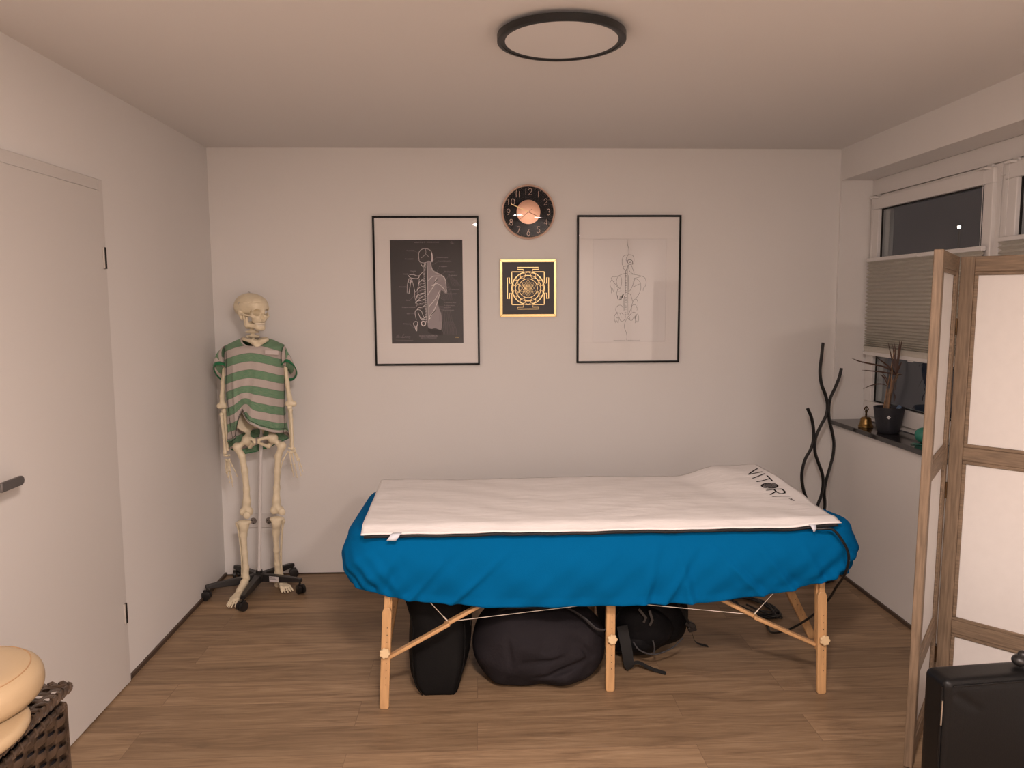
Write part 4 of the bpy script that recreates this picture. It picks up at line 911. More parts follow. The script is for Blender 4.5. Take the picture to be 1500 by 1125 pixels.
for up, apex, base, hw in ((1, .96, -.36, .90), (1, .72, -.64, .62), (1, .46, -.22, .52), (1, .30, -.06, .33), (-1, .96, -.36, .90), (-1, .76, -.60, .66), (-1, .60, -.30, .60), (-1, .34, -.18, .44), (-1, .18, -.08, .24)):
    P = [C(-hw*sc_, up*base*sc_), C(hw*sc_, up*base*sc_), C(0, up*apex*sc_), C(-hw*sc_, up*base*sc_)]
    g.ribbon(P, .0016, NB, .0011)
mk('yantra_inlay', g.vf, GOLDI, pn)

# ---------------------------------------------------------------- anatomical skeleton on a wheeled stand
YS = 4.13
BX, BY = -1.215, 4.165
sk = thing('anatomical_skeleton', 'ivory life size skeleton model on a black five wheel stand in the left corner', 'skeleton', (BX, BY, 0))
def bone(name, fn, lo, hi, h=.0032, m=BONE, parent=sk):
    return mk(name, nets(fn, lo, hi, h), m, parent, angle=180)
def bbox(P, r): P = np.array(P, float); return P.min(0)-r, P.max(0)+r

# skull, built in its own frame (x forward, y left, z up), turned to the right of the picture
SKC = np.array([(-1.1827,4.16,1.51)][0]); K = .97
fa = math.radians(-33); tl = math.radians(4)
Rk = np.array((Matrix.Rotation(fa, 3, 'Z') @ Matrix.Rotation(tl, 3, 'Y')))       # local -> world
def to_local(P): return ((P-SKC)@Rk)/K
def to_world(p): return tuple(SKC+K*(Rk@np.array(p, float)))
ABS = lambda L: np.stack([L[:, 0], np.abs(L[:, 1]), L[:, 2]], 1)
def skull_l(P):
    L = ABS(P)
    d = s_ell(L, (-.014, 0, .029), (.091, .070, .062))
    d = smin(d, s_ell(L, (.042, 0, .027), (.043, .056, .043)), .03)
    d = smin(d, s_ell(L, (-.062, 0, .008), (.042, .054, .046)), .03)
    d = smax(d, -s_ell(L, (.036, .082, -.012), (.036, .026, .034)), .012)
    d = smin(d, s_cap(L, (.074, 0, .013), (.066, .043, .016), .0095, .008), .012)
    d = smin(d, s_ell(L, (.056, .018, -.035), (.028, .026, .030)), .018)
    d = smin(d, s_cap(L, (.082, 0, .008), (.088, .001, -.014), .0085, .0065), .01)
    d = smin(d, s_cap(L, (.066, .045, .014), (.056, .051, -.022), .0065, .0075), .008)
    d = smin(d, s_ell(L, (.060, .043, -.028), (.016, .014, .012)), .010)
    d = smin(d, s_cap(L, (.054, .051, -.026), (.014, .066, -.022), .0055, .0048), .006)
    d = smin(d, s_cap(L, (.014, .066, -.022), (-.012, .060, -.020), .0048, .006), .006)
    d = smin(d, s_cap(L, (-.028, .054, -.018), (-.022, .050, -.046), .013, .008), .012)
    d = smin(d, s_cap(L, (.070, .006, -.050), (.048, .026, -.052), .0125, .010), .010)
    d = smax(d, -s_ell(L, (.070, .0325, -.006), (.046, .0205, .0175)), .004)
    nose = smin(s_ell(L, (.090, .006, -.037), (.026, .0095, .012)), s_ell(L, (.094, 0, -.024), (.022, .0075, .014)), .006)
    d = smax(d, -nose, .004)
    g = np.abs(P[:, 2]-.040-.10*P[:, 0])          # saw line round the skull cap
    d = np.where((g < .0022) & (d > -.003), np.maximum(d, .0022-g-.0012), d)
    return d
V, F = nets(skull_l, (-.115, -.085, -.075), (.115, .085, .115), .0026)
skull = mk('skull', (SKC+K*(V@Rk.T), F), BONE, sk, angle=180)
def jaw_l(P):
    L = ABS(P); Z = L.copy(); Z[:, 2] = (Z[:, 2]+.082)*.62
    d = smin(s_cap(Z, (.070, 0, -.002), (.062, .020, 0), .0085, .0085), s_cap(Z, (.062, .020, 0), (.006, .046, .004), .0085, .0062), .01)
    r = s_cap(L, (.008, .046, -.078), (-.006, .053, -.026), .0085, .006); r2 = s_cap(L, (.014, .047, -.070), (.018, .051, -.034), .0075, .0045)
    d = smin(d, smin(r, r2, .006), .012)
    return smin(d, s_ell(L, (.074, .006, -.092), (.011, .014, .010)), .012)
V, F = nets(jaw_l, (-.03, -.075, -.125), (.10, .075, -.012), .0026)
jaw = mk('jaw', (SKC+K*(V@Rk.T), F), BONE, sk, angle=180)
for nm, z0, hh, par, dx in (('upper_teeth', -.0655, .0052, skull, .001), ('lower_teeth', -.0765, .0048, jaw, -.001)):
    mb = MB()
    for i in range(-6, 7):
        a = i*.215; x = .048+.034*math.cos(a)+dx; y = .0285*math.sin(a)*1.02; w = .0033 if abs(i) < 3 else .0040
        R = Matrix(Rk) @ Matrix.Rotation(a, 3, 'Z'); mb.box(to_world((x, y, z0)), (.0032*K, w*K, hh*K), R)
    bevel(mk(nm, mb.vf, TEETH, par), .0012, 2)
mb = MB(); mb.tube([to_world(p) for p in ((-.012, -.0715, .040), (-.014, -.0755, .040), (-.020, -.0765, .038), (-.020, -.0765, .028))], .0016, 8); mk('cap_hook', mb.vf, STEEL, skull)
mb = MB(); mb.tube([to_world(p) for p in ((-.02, 0, .088), (-.02, 0, .0945), (-.03, 0, .0965), (-.034, 0, .093))], .0022, 8); mk('hanging_eye', mb.vf, STEEL, skull)

# spine: neck bones under the skull, down to the sacrum
NK = [(-1.1894,4.168,1.4443),(-1.192,4.168,1.4229),(-1.1911,4.168,1.3998),(-1.1885,4.168,1.3766),(-1.1842,4.168,1.3515)]
SPN = NK+[(-1.1863,4.19,1.3217),(-1.1838,4.19,1.2929),(-1.1832,4.19,1.264),(-1.1827,4.19,1.2315),(-1.184,4.19,1.199),(-1.1854,4.19,1.1627),(-1.1868,4.19,1.1265),(-1.1882,4.19,1.0901),(-1.1896,4.19,1.0537),(-1.1911,4.19,1.0172),(-1.1944,4.19,0.977),(-1.1978,4.19,0.9367),(-1.1994,4.19,0.8964)]
def spine_fn(P):
    d = None
    for i, c in enumerate(SPN):
        w = .0215 if i < 5 else .0195+.0006*i; c = np.array(c)
        e = s_ell(P, c, (w, .0135, .0092 if i < 5 else .0115))
        e = smin(e, s_cap(P, c+np.array((-.029, .006, -.003)), c+np.array((.029, .006, -.003)), .0066, .0066), .006)
        e = smin(e, s_cap(P, c+np.array((0, .012, 0)), c+np.array((0, .034, -.012)), .006, .004), .006)
        d = e if d is None else np.minimum(d, e)
    return smin(d, s_chain(P, [np.array(c)+np.array((0, .004, 0)) for c in SPN], [.0085]*len(SPN)), .004)
lo, hi = bbox(SPN, .045); bone('spine', spine_fn, lo, hi, .0034)
# collar bones, top ribs and breastbone showing in the neck opening
MN = [(-1.1426,4.08,1.3381),(-1.1512,4.08,1.3399),(-1.1768,4.08,1.3489),(-1.2036,4.08,1.3683),(-1.2132,4.08,1.3876),(-1.1163,4.08,1.3467),(-1.1002,4.08,1.3623),(-1.0961,4.08,1.378)]
def collar_fn(P):
    m = np.array(MN[0]); d = s_ell(P, m, (.020, .010, .020)); d = smin(d, s_ell(P, m+np.array((.001, 0, -.02)), (.013, .009, .02)), .01)
    # first rib ring, tilted: low in front, joining the spine behind
    sp_ = np.array(SPN[5]); 
    for sgn in (-1, 1):
        rib = [m+np.array((sgn*.012, .004, .000)), m+np.array((sgn*.040, .010, .016)), (m+sp_)/2+np.array((sgn*.060, -.008, .032)), sp_+np.array((sgn*.040, -.012, .036)), sp_+np.array((sgn*.010, 0, .020))]
        d = smin(d, s_chain(P, [np.array(q) for q in smooth_path(rib, 4)], [.0075]*17), .006)
        cl = [m+np.array((sgn*.014, -.004, .010)), m+np.array((sgn*.026, .000, .017)), m+np.array((sgn*.038, .014, .020)), m+np.array((sgn*.046, .030, .020))]
        d = smin(d, s_chain(P, [np.array(q) for q in smooth_path(cl, 4)], [.0065]*13), .005)
    return d
cb_ = np.array(MN[0]); bone('collar_bones', collar_fn, cb_-np.array((.16, .03, .06)), cb_+np.array((.16, .16, .07)), .0032)
# ribcage inside the shirt
RC = np.array(SPN[10])
def ribs_fn(P):
    d = None
    for k in range(9):
        sp_ = np.array(SPN[6+k]); w = .085+.020*math.sin(PI*min(1, (k+1)/8)); f = min(k, 6)
        fr_ = np.array((sp_[0]+.001, 4.082, MN[0][2]-.02-.019*f)) if k < 7 else None
        for sgn in (-1, 1):
            pts = [sp_+np.array((sgn*.02, .004, 0)), sp_+np.array((sgn*w*.78, .012, -.012)), sp_+np.array((sgn*w, -.045, -.035)), sp_+np.array((sgn*w*.80, -.095, -.052))]
            if fr_ is not None: pts.append(fr_+np.array((sgn*.014, 0, 0)))
            q = [np.array(a) for a in smooth_path(pts, 4)]; e = s_chain(P, q, [.0055]*len(q), .001); d = e if d is None else np.minimum(d, e)
    st = s_cap(P, np.array(MN[0])+np.array((0, .002, -.03)), np.array((MN[0][0]-.002, 4.082, MN[0][2]-.16)), .014, .010)
    return smin(d, st, .004)
bone('ribcage', ribs_fn, (RC[0]-.12, 4.05, RC[2]-.22), (RC[0]+.12, 4.23, RC[2]+.17), .0045)

# pelvis
PC = np.array([(-1.1705,4.14,0.8676)][0])
HJ = [np.array(p) for p in [(-1.2303,4.115,0.831),(-1.0869,4.115,0.8382)]]
def pelvis_fn(P):
    d = None
    for sgn, hj in ((-1, HJ[0]), (1, HJ[1])):
        x = lambda a, b, c: np.array((PC[0]+sgn*a, PC[1]+b, PC[2]+c))
        # iliac wing: a thin dished plate
        n = Vector((sgn*-.62, -.68, .38)).normalized(); u = Vector((0, 0, 1)); u = (u-n*u.dot(n)).normalized(); v = n.cross(u)
        R = np.array(Matrix((v, u, n)).transposed()); c = x(.072, .018, .060)
        q = s_rot(P, c, R); q = q.copy(); q[:, 2] += 1.6*(q[:, 0]**2+q[:, 1]**2)
        e = s_ell(q, (0, 0, 0), (.054, .060, .0075))
        rim = s_chain(P, [x(.112, -.020, .035), x(.122, -.012, .066), x(.112, .02, .105), x(.075, .055, .112), x(.04, .07, .085)], [.008, .008, .0075, .007, .007], .004)
        e = smin(e, rim, .010)
        e = smin(e, s_ell(P, hj+np.array((sgn*-.004, .006, .003)), (.027, .026, .027)), .012)
        e = smin(e, s_chain(P, [x(.030, .058, .035), x(.060, .030, .020), hj+np.array((-sgn*.012, -.002, .012)), x(.030, -.038, -.024), x(.012, -.042, -.030)], [.012, .012, .011, .0085, .009], .006), .010)
        e = smin(e, s_chain(P, [hj+np.array((-sgn*.006, .012, -.018)), x(.056, .020, -.060), x(.048, .006, -.074), x(.022, -.024, -.056), x(.010, -.040, -.044)], [.012, .0125, .011, .007, .008], .006), .008)
        d = e if d is None else smin(d, e, .002)
    sc = s_cap(P, PC+np.array((0, .062, .075)), PC+np.array((0, .075, -.010)), .028, .010)
    return smin(d, sc, .012)
bone('pelvis', pelvis_fn, PC-np.array((.145, .09, .105)), PC+np.array((.145, .125, .135)), .0034)

# legs
def femur(name, hj, P0, sgn):
    # P0: trochanter, shaft points ..., knee centre
    P0 = [np.array(p) for p in P0]; kn = P0[-1]
    def fn(P):
        d = s_ell(P, hj, (.0205, .0205, .0205)); d = smin(d, s_cap(P, hj, P0[0]+np.array((-sgn*.006, 0, -.004)), .0125, .0145), .008)
        d = smin(d, s_ell(P, P0[0], (.0155, .018, .021)), .012)
        n = len(P0); rad = [.0185]+[.0158]*(n-3)+[.0190, .0225]
        d = smin(d, s_chain(P, P0, rad, .012), .012)
        for s in (-1, 1): d = smin(d, s_ell(P, kn+np.array((s*.0185, .006, -.006)), (.0165, .026, .0215)), .010)
        d = smin(d, s_ell(P, P0[0]+np.array((-sgn*.022, .008, -.042)), (.008, .009, .012)), .010)
        d = smax(d, -s_ell(P, kn+np.array((0, -.028, -.012)), (.009, .014, .022)), .008)
        return d
    lo, hi = bbox(P0+[hj], .045); return bone(name, fn, lo, hi, .0034)
def patella(c, par): bone('kneecap', lambda P: s_ell(P, c, (.0185, .0075, .020)), c-.03, c+.03, .003, parent=par)
FL = [(-1.2793,4.115,0.799),(-1.2531,4.115,0.7496),(-1.2422,4.115,0.6693),(-1.2372,4.115,0.5741),(-1.2382,4.115,0.5042),(-1.2437,4.115,0.4564)]; FR = [(-1.0422,4.115,0.8014),(-1.0655,4.115,0.7471),(-1.0719,4.115,0.6669),(-1.0788,4.115,0.5753),(-1.083,4.115,0.5091),(-1.0829,4.115,0.4612)]
fl_ = femur('femur', HJ[0], FL, -1); fr_ = femur('femur', HJ[1], FR, 1)
patella(np.array([(-1.23,4.078,0.4406)][0]), fl_); patella(np.array([(-1.0482,4.082,0.4548)][0]), fr_)
def shin(P0, fib, sgn):
    P0 = [np.array(p) for p in P0]; top, ank = P0[0], P0[-1]
    def fn(P):
        d = s_ell(P, top, (.039, .027, .0135)); d = smin(d, s_ell(P, top+np.array((0, -.006, -.022)), (.022, .020, .024)), .016)
        d = smin(d, s_chain(P, [top+np.array((0, -.002, -.02))]+P0[1:], [.024, .0175, .0138, .0142, .0180][:len(P0)], .012), .012)
        return smin(d, s_ell(P, ank+np.array((-sgn*.014, .0, -.012)), (.0085, .013, .016)), .008)
    lo, hi = bbox(P0, .045); t = bone('tibia', fn, lo, hi, .0034)
    f = [np.array(p) for p in fib]
    lo, hi = bbox(f, .025); bone('fibula', lambda P: smin(smin(s_chain(P, f, [.006]*len(f), .004), s_ell(P, f[0], (.0105, .010, .012)), .008), s_ell(P, f[-1], (.009, .010, .018)), .008), lo, hi, .0032)
TL = [(-1.2569,4.115,0.3938),(-1.2632,4.115,0.3272),(-1.2601,4.115,0.2266),(-1.2563,4.115,0.1442),(-1.2617,4.115,0.0992)]; TR = [(-1.0861,4.12,0.408),(-1.0951,4.13,0.3308),(-1.1021,4.15,0.2272),(-1.1079,4.175,0.1432),(-1.108,4.19,0.0922)]
shin(TL, [(-1.2991,4.135,0.3813),(-1.2894,4.135,0.3141),(-1.2827,4.135,0.2129),(-1.2827,4.135,0.1264),(-1.2868,4.135,0.0699)], -1); shin(TR, [(-1.0576,4.14,0.3907),(-1.0727,4.152,0.3051),(-1.0859,4.175,0.196),(-1.0933,4.2,0.1114),(-1.0952,4.215,0.06)], 1)
def foot(name, ank, toes, heel):
    # ankle point, five toe tips (inner to outer), heel point
    a = np.array(ank); T = [np.array(t) for t in toes]; hl = np.array(heel); mid = sum(T)/5
    def fn(P):
        d = s_ell(P, a+np.array((0, 0, -.006)), (.019, .022, .016)); d = smin(d, s_cap(P, a+np.array((0, .01, -.02)), hl, .017, .0175), .01)
        tm_ = a+(mid-a)*.36+np.array((0, 0, -.008)); d = smin(d, s_cap(P, a+np.array((0, -.012, -.012)), tm_, .020, .019), .012)
        for i, t in enumerate(T):
            f = (i-2)/2; side = (T[-1]-T[0]); st = tm_+side*.115*(i-2)*.9; kn = st+(t-st)*.60+np.array((0, 0, .006)); r = .0072 if i == 0 else .0052
            e = s_cap(P, st, kn, r*1.1, r); e = np.minimum(e, s_ell(P, kn, (r*1.45,)*3)); e = smin(e, s_cap(P, kn, t, r*.95, r*.75), .004); e = np.minimum(e, s_ell(P, kn+(t-kn)*.55, (r*1.2,)*3))
            d = smin(d, e, .005)
        return d
    lo, hi = bbox(T+[a, hl], .035); return bone(name, fn, lo, hi, .0030)
aL = np.array([(-1.2647,4.11,0.0786)][0])
foot('foot', aL, [(aL[0]+.008, 3.915, .012), (aL[0]-.010, 3.905, .011), (aL[0]-.024, 3.912, .010), (aL[0]-.035, 3.925, .009), (aL[0]-.044, 3.942, .009)], aL+np.array((.004, .050, -.062)))
aR = np.array([(-1.1032,4.19,0.073)][0])
foot('foot', aR, [(aR[0]+.034, 4.108, .012), (aR[0]+.052, 4.096, .011), (aR[0]+.066, 4.106, .010), (aR[0]+.077, 4.118, .010), (aR[0]+.085, 4.134, .009)], aR+np.array((-.020, .030, -.060)))

# arms
def arm(hum, fore, sgn):
    H_ = [np.array(p) for p in hum]; Fp = [np.array(p) for p in fore]
    def fh(P):
        d = s_ell(P, H_[0], (.0185, .0185, .0185)); d = smin(d, s_chain(P, H_, [.018]+[.0118]*(len(H_)-2)+[.0155], .01), .01)
        e = H_[-1]
        for s in (-1, 1): d = smin(d, s_ell(P, e+np.array((s*.016, 0, -.002)), (.0145, .013, .0155)), .008)
        return d
    lo, hi = bbox(H_, .04); h = bone('humerus', fh, lo, hi, .0032)
    off = np.array((.012, .004, 0))
    for nm, o, r0_, r1_ in (('radius', np.array((sgn*.0055, -.005, -.010)), .0105, .0115), ('ulna', np.array((-sgn*.0035, .009, .004)), .0135, .0085)):
        q = [p+o*(1 if i < len(Fp)-1 else .9) for i, p in enumerate(Fp)]
        lo, hi = bbox(q, .03)
        bone(nm, lambda P, q=q, r0_=r0_, r1_=r1_: smin(smin(s_chain(P, q, [r0_*.8]+[.0078]*(len(q)-2)+[r1_*.75], .008), s_ell(P, q[0], (r0_, r0_, r0_*1.1)), .006), s_ell(P, q[-1], (r1_, r1_, r1_)), .006), lo, hi, .003)
arm([(-1.3076,4.135,1.276),(-1.3274,4.135,1.2228),(-1.3398,4.135,1.1372),(-1.3482,4.135,1.0656),(-1.3486,4.135,1.0152)], [(-1.3435,4.12,0.9813),(-1.3417,4.12,0.9417),(-1.3365,4.12,0.8586),(-1.3347,4.12,0.7788)], -1)
arm([(-1.0374,4.135,1.2738),(-1.0184,4.135,1.213),(-1.0106,4.135,1.1341),(-1.0025,4.135,1.062),(-0.995,4.135,1.0223)], [(-0.9976,4.12,0.999),(-0.9958,4.12,0.9485),(-0.9951,4.12,0.8652),(-0.9957,4.12,0.7962)], 1)
def hand_bones(wrist, rays, y):
    w = np.array(wrist); R = [[np.array(p) for p in r] for r in rays]
    def fn(P):
        d = None
        rs = np.random.RandomState(3)
        base = sum(r[0] for r in R[1:])/len(R[1:])
        for k in range(7):
            c = w+(base-w)*(.15+.8*(k % 2))+np.array((-.013+.0045*k, .003*math.sin(k*2), .0015*math.cos(k)))
            e = s_ell(P, c, (.0058, .0058, .0055)); d = e if d is None else smin(d, e, .0015)
        for i, r in enumerate(R):
            for j in range(len(r)-1):
                a, b = r[j], r[j+1]; q = .0042 if j == 0 else .0036-.0004*j; e = s_cap(P, a, b, q*.86, q*.80)
                e = smin(e, smin(s_ell(P, a, (q*1.35,)*3), s_ell(P, b, (q*1.3,)*3), .0005), .002); d = smin(d, e, .0008)
        return d
    al = [p for r in R for p in r]+[w]; lo, hi = bbox(al, .016); return bone('hand', fn, lo, hi, .0021)
hand_bones([(-0.9935,4.11,0.7908)][0], [[(-1.01,4.095,0.7739),(-1.0363,4.095,0.7289),(-1.0473,4.095,0.6891)], [(-1.0008,4.1,0.7673),(-0.9948,4.1,0.7055),(-0.9896,4.1,0.6708),(-0.985,4.1,0.6415)], [(-0.9902,4.1,0.7672),(-0.9793,4.1,0.7034),(-0.972,4.1,0.6669),(-0.967,4.1,0.6358)], [(-0.9824,4.105,0.7716),(-0.9627,4.105,0.7258),(-0.9536,4.105,0.6783),(-0.9484,4.105,0.6435)], [(-0.9763,4.11,0.776),(-0.9566,4.11,0.7284),(-0.9461,4.11,0.6917),(-0.9395,4.11,0.6661)]], 4.1)
hand_bones([(-1.3306,4.11,0.7589)][0], [[(-1.3064,4.075,0.7403),(-1.2921,4.075,0.704),(-1.2809,4.075,0.6804),(-1.2698,4.075,0.6513)], [(-1.3132,4.085,0.7347),(-1.3078,4.085,0.6804),(-1.3034,4.085,0.6514),(-1.2971,4.085,0.6186)], [(-1.3217,4.1,0.7282),(-1.3184,4.1,0.6737),(-1.3115,4.1,0.6372),(-1.3028,4.1,0.5915)], [(-1.3338,4.12,0.7242),(-1.334,4.12,0.6695),(-1.33,4.12,0.6402),(-1.3243,4.12,0.6072)], [(-1.3451,4.14,0.724),(-1.3477,4.14,0.68),(-1.3462,4.14,0.658),(-1.3419,4.14,0.6322)]], 4.1)

# pole and wheeled base
q = MB(); q.cyl((BX+.006, BY+.02, .085), (PC[0]-.004, 4.205, PC[2]-.02), .0095, seg=20); q.cyl((PC[0]-.004, 4.205, PC[2]-.02), (PC[0], 4.205, PC[2]+.04), .007, seg=16)
mk('pole', q.vf, mat('white_enamel_pole', (.70, .68, .67), .3), sk)
hub = MB(); hub.lathe([(0, .048), (.035, .048), (.038, .055), (.038, .086), (.030, .094), (.018, .096), (.018, .106), (0, .106)], (BX+.006, BY+.02, 0), 32)
base = mk('base_hub', hub.vf, BLACKP, sk)
hb = Vector((BX+.006, BY+.02, 0))
for cx, cy in ((-1.437, 4.045), (-1.209, 3.895), (-.978, 4.118), (-1.078, 4.368), (-1.382, 4.352)):
    d = Vector((cx, cy, 0))-hb; L = d.length; u = d/L; s = Vector((-u.y, u.x, 0)); V = []
    for t, hw, zl, zh in ((.02, .021, .050, .090), (L*.5, .018, .053, .088), (L-.015, .0145, .060, .083), (L+.012, .013, .062, .080)):
        for a, z in ((-hw, zl), (hw, zl), (hw*.8, zh), (-hw*.8, zh)): p = hb+u*t+s*a; V.append((p.x, p.y, z))
    Fa = [(3, 2, 1, 0), (12, 13, 14, 15)]+[(4*i+k, 4*i+(k+1) % 4, 4*i+4+(k+1) % 4, 4*i+4+k) for i in range(3) for k in range(4)]
    ar = bevel(mk('base_arm', (V, Fa), BLACKP, sk), .003)
    ca = Vector((cx, cy, 0)); yaw_ = math.atan2(u.y, u.x)+1.0; wv = Vector((math.cos(yaw_), math.sin(yaw_), 0)); q = MB()
    off = wv.cross(Vector((0, 0, 1)))*.010
    for sgn in (-1, 1):
        c = ca+wv*sgn*.0115+Vector((0, 0, .0245))+off
        q.tube([c-wv*.0085, c-wv*.007, c+wv*.007, c+wv*.0085], [.020, .0245, .0245, .020], 24)
    wh = mk('caster_wheels', q.vf, BLACKP, ar)
    q = MB(); q.cyl(ca+off*.3+Vector((0, 0, .030)), ca+off*.3+Vector((0, 0, .066)), .006, seg=12); q.box(ca+off*.8+Vector((0, 0, .043)), (.008, .016, .008), Matrix.Rotation(yaw_, 3, 'Z')); mk('caster_fork', q.vf, BLACKP, ar)
    if cx > -1.0:
        n = s if s.y < 0 else -s; c = hb+u*.100+n*.0192+Vector((0, 0, .0705)); q = MB(); R = Matrix((u, n, Vector((0, 0, 1)))).transposed(); q.box(c, (.0275, .0006, .0145), R)
        lb = mk('paper_label', q.vf, mat('paper_label', (.66, .63, .62), .7), ar)
        q = MB()
        for k, (a0, a1, zz, hh) in enumerate(((-.023, .008, .0085, .0022), (-.023, .016, .003, .0007), (-.023, .012, 0, .0007), (-.023, .018, -.003, .0007))): q.box(c+u*((a0+a1)/2)+n*.0007+Vector((0, 0, zz)), ((a1-a0)/2, .0003, hh), R)
        mk('label_print', q.vf, INKM, lb)

# ---------------------------------------------------------------- striped t-shirt on the skeleton
tsx = thing('striped_tshirt', 'green and grey striped short sleeve shirt hanging on the skeleton', 'shirt', (PC[0], 4.14, .80))
YT = 4.14
XA = [(-1.237,4.14,1.3675),(-1.1074,4.14,1.3648),(-1.2689,4.14,1.3571),(-1.0727,4.14,1.3521),(-1.3189,4.14,1.3344),(-1.0209,4.14,1.3268),(-1.3265,4.14,1.2794),(-1.0157,4.14,1.2733),(-1.3256,4.14,1.1366),(-1.0242,4.14,1.1337),(-1.3212,4.14,0.9926),(-1.0293,4.14,0.9894),(-1.3188,4.14,0.884),(-1.0204,4.14,0.8877),(-1.3272,4.14,0.8114),(-1.0065,4.14,0.8255)]
DEP = [.058, .072, .088, .102, .118, .122, .118, .112]
zk = [(XA[2*i][2]+XA[2*i+1][2])/2 for i in range(8)]
def prof_at(z):
    zs_ = zk[::-1]; f = lambda a: float(np.interp(z, zs_, a[::-1]))
    return f([XA[2*i][0] for i in range(8)]), f([XA[2*i+1][0] for i in range(8)]), f(DEP)
# front hem traced on the cloth, and the lower back hem behind it
HF = [(-1.3092,4.03,0.8312),(-1.29,4.03,0.8363),(-1.2705,4.03,0.8484),(-1.2527,4.03,0.8606),(-1.2421,4.03,0.9083),(-1.2311,4.03,0.9646),(-1.2159,4.03,1.0014),(-1.206,4.03,0.989),(-1.1899,4.03,0.9624),(-1.1634,4.03,0.9338),(-1.1331,4.03,0.914),(-1.1025,4.03,0.9013),(-1.0648,4.03,0.8902),(-1.0132,4.03,0.8807),(-0.9926,4.03,0.8751),(-0.9719,4.03,0.8731)]; HB = [(-1.3558,4.22,0.812),(-1.3352,4.22,0.7857),(-1.3001,4.22,0.7592),(-1.2644,4.22,0.7457),(-1.1987,4.22,0.756),(-1.147,4.22,0.7795),(-1.1174,4.22,0.7959),(-1.0621,4.22,0.8194),(-1.0178,4.22,0.8374)]
PIN = np.array([(-1.2159,4.03,1.0014)][0])
nu = 168; nv = 74; V = []; UV = []
zt_ = zk[0]
for j in range(nv):
    for i in range(nu):
        th = 2*PI*i/nu; c, s = math.cos(th), math.sin(th)
        if j < 12:
            f = j/12*3; k = int(f); g = f-k; a = np.array([XA[2*k][0], XA[2*k+1][0], DEP[k], zk[k]]); b = np.array([XA[2*k+2][0], XA[2*k+3][0], DEP[k+1], zk[k+1]]); xl, xr, d, z = a*(1-g)+b*g
            z -= .042*(1-f/3)*max(0, -s)**1.5           # neckline dips in front
        else:
            g = (j-12)/(nv-13)
            xm = (XA[6][0]+XA[7][0])/2; xw = (XA[7][0]-XA[6][0])/2
            xf = xm+xw*c*1.02
            hf = float(np.interp(xf, [p[0] for p in HF], [p[2] for p in HF])); hb_ = float(np.interp(xf, [p[0] for p in HB], [p[2] for p in HB]))
            wb = min(1, max(0, (s+.12)/.24)); wb = wb*wb*(3-2*wb); hz = hf*(1-wb)+hb_*wb
            z = zk[3]+(hz-zk[3])*g; xl, xr, d = prof_at(z)
        xm, xw = (xl+xr)/2, (xr-xl)/2; e = .86
        px = xm+xw*math.copysign(abs(c)**e, c); py = YT+d*math.copysign(abs(s)**e, s)*(.95 if s < 0 else .82)
        t = max(0, (zk[3]-z)/.5)
        if j >= 12:
            # soft vertical folds, pulled toward the tuck at the front hem
            fo = .0045*t*math.sin(9*th+2*z*8)+.003*t*math.sin(17*th+5)
            if s < 0:
                for q0, am, wd in ((-.035, .012, .010), (.022, -.008, .014), (.05, .006, .012)):
                    xc = PIN[0]+q0+(px-PIN[0])*0+(.05 if q0 > 0 else -.015)*(z-PIN[2])*2.2
                    fo += am*math.exp(-((px-xc)/wd)**2)*min(1, max(0, (zk[3]+.02-z)/.22))
                dd = math.hypot(px-PIN[0], (z-PIN[2])*.7); py += .028*math.exp(-(dd/.03)**2)
                if z < PIN[2]+.03 and px > PIN[0]: py -= .018*max(0, 1-(px-PIN[0])/.10)*min(1, (PIN[2]+.03-z)/.05)
            py -= fo*(1 if s < 0 else -1); px += fo*.3*c
        # stripe coordinate: drop along the cloth
        drop = zk[2]-z+.0+.030*(1-.0)-.045*abs((px-(XA[4][0]+XA[5][0])/2)/.16)**1.6
        if s < 0: drop += .040*math.exp(-(((px-PIN[0]-.012)/.035)**2+((z-PIN[2]-.012)/.075)**2))
        V.append((px, py, z)); UV.append((px+.3*math.floor(i/(nu/2)), drop/.0838+.71))
F = [(j*nu+i, j*nu+(i+1) % nu, (j+1)*nu+(i+1) % nu, (j+1)*nu+i) for j in range(nv-1) for i in range(nu)]
bd = mk('shirt_body', (V, F), SHIRT, tsx, angle=180, uv=UV); bd.modifiers.new('thickness', 'SOLIDIFY').thickness = -.0016
hemP = [V[(nv-1)*nu+i] for i in range(nu)]; hem2 = [V[(nv-3)*nu+i] for i in range(nu)]
outw = lambda P, k: [(p[0], p[1]+(-k if p[1] < YT else k), p[2]) for p in P]
mk('hem_stitching', MB().tube(outw(hem2, .0022), .0011, 6, closed=True).vf, STITCH, tsx)
mk('hem_edge', MB().tube(outw(hemP, .0008), .0014, 6, closed=True).vf, STITCH, tsx)
i0 = [i for i in range(nu//2, nu) if hemP[i][0] > PIN[0]-.004]
mk('hem_fold', MB().tube([(hemP[i][0], hemP[i][1]+.004, hemP[i][2]-.002) for i in i0], [.0025+.0055*math.sin(PI*min(1, .08+k/len(i0)))**.6 for k in range(len(i0))], 10).vf, mat('grey_jersey_rib', (.50, .45, .42), .9), tsx)
bb = hemP[5:nu//2-5]; mk('back_hem_band', quad_strip([(x, y-.001, z+.004) for x, y, z in bb], [(x, y-.002, z-.005) for x, y, z in bb], 0), CUFF, tsx).modifiers.new('thickness', 'SOLIDIFY').thickness = .002
mk('neckband', MB().tube([V[i] for i in range(nu)], .0042, 8, closed=True).vf, mat('grey_jersey_rib', (.50, .45, .42), .9), tsx)
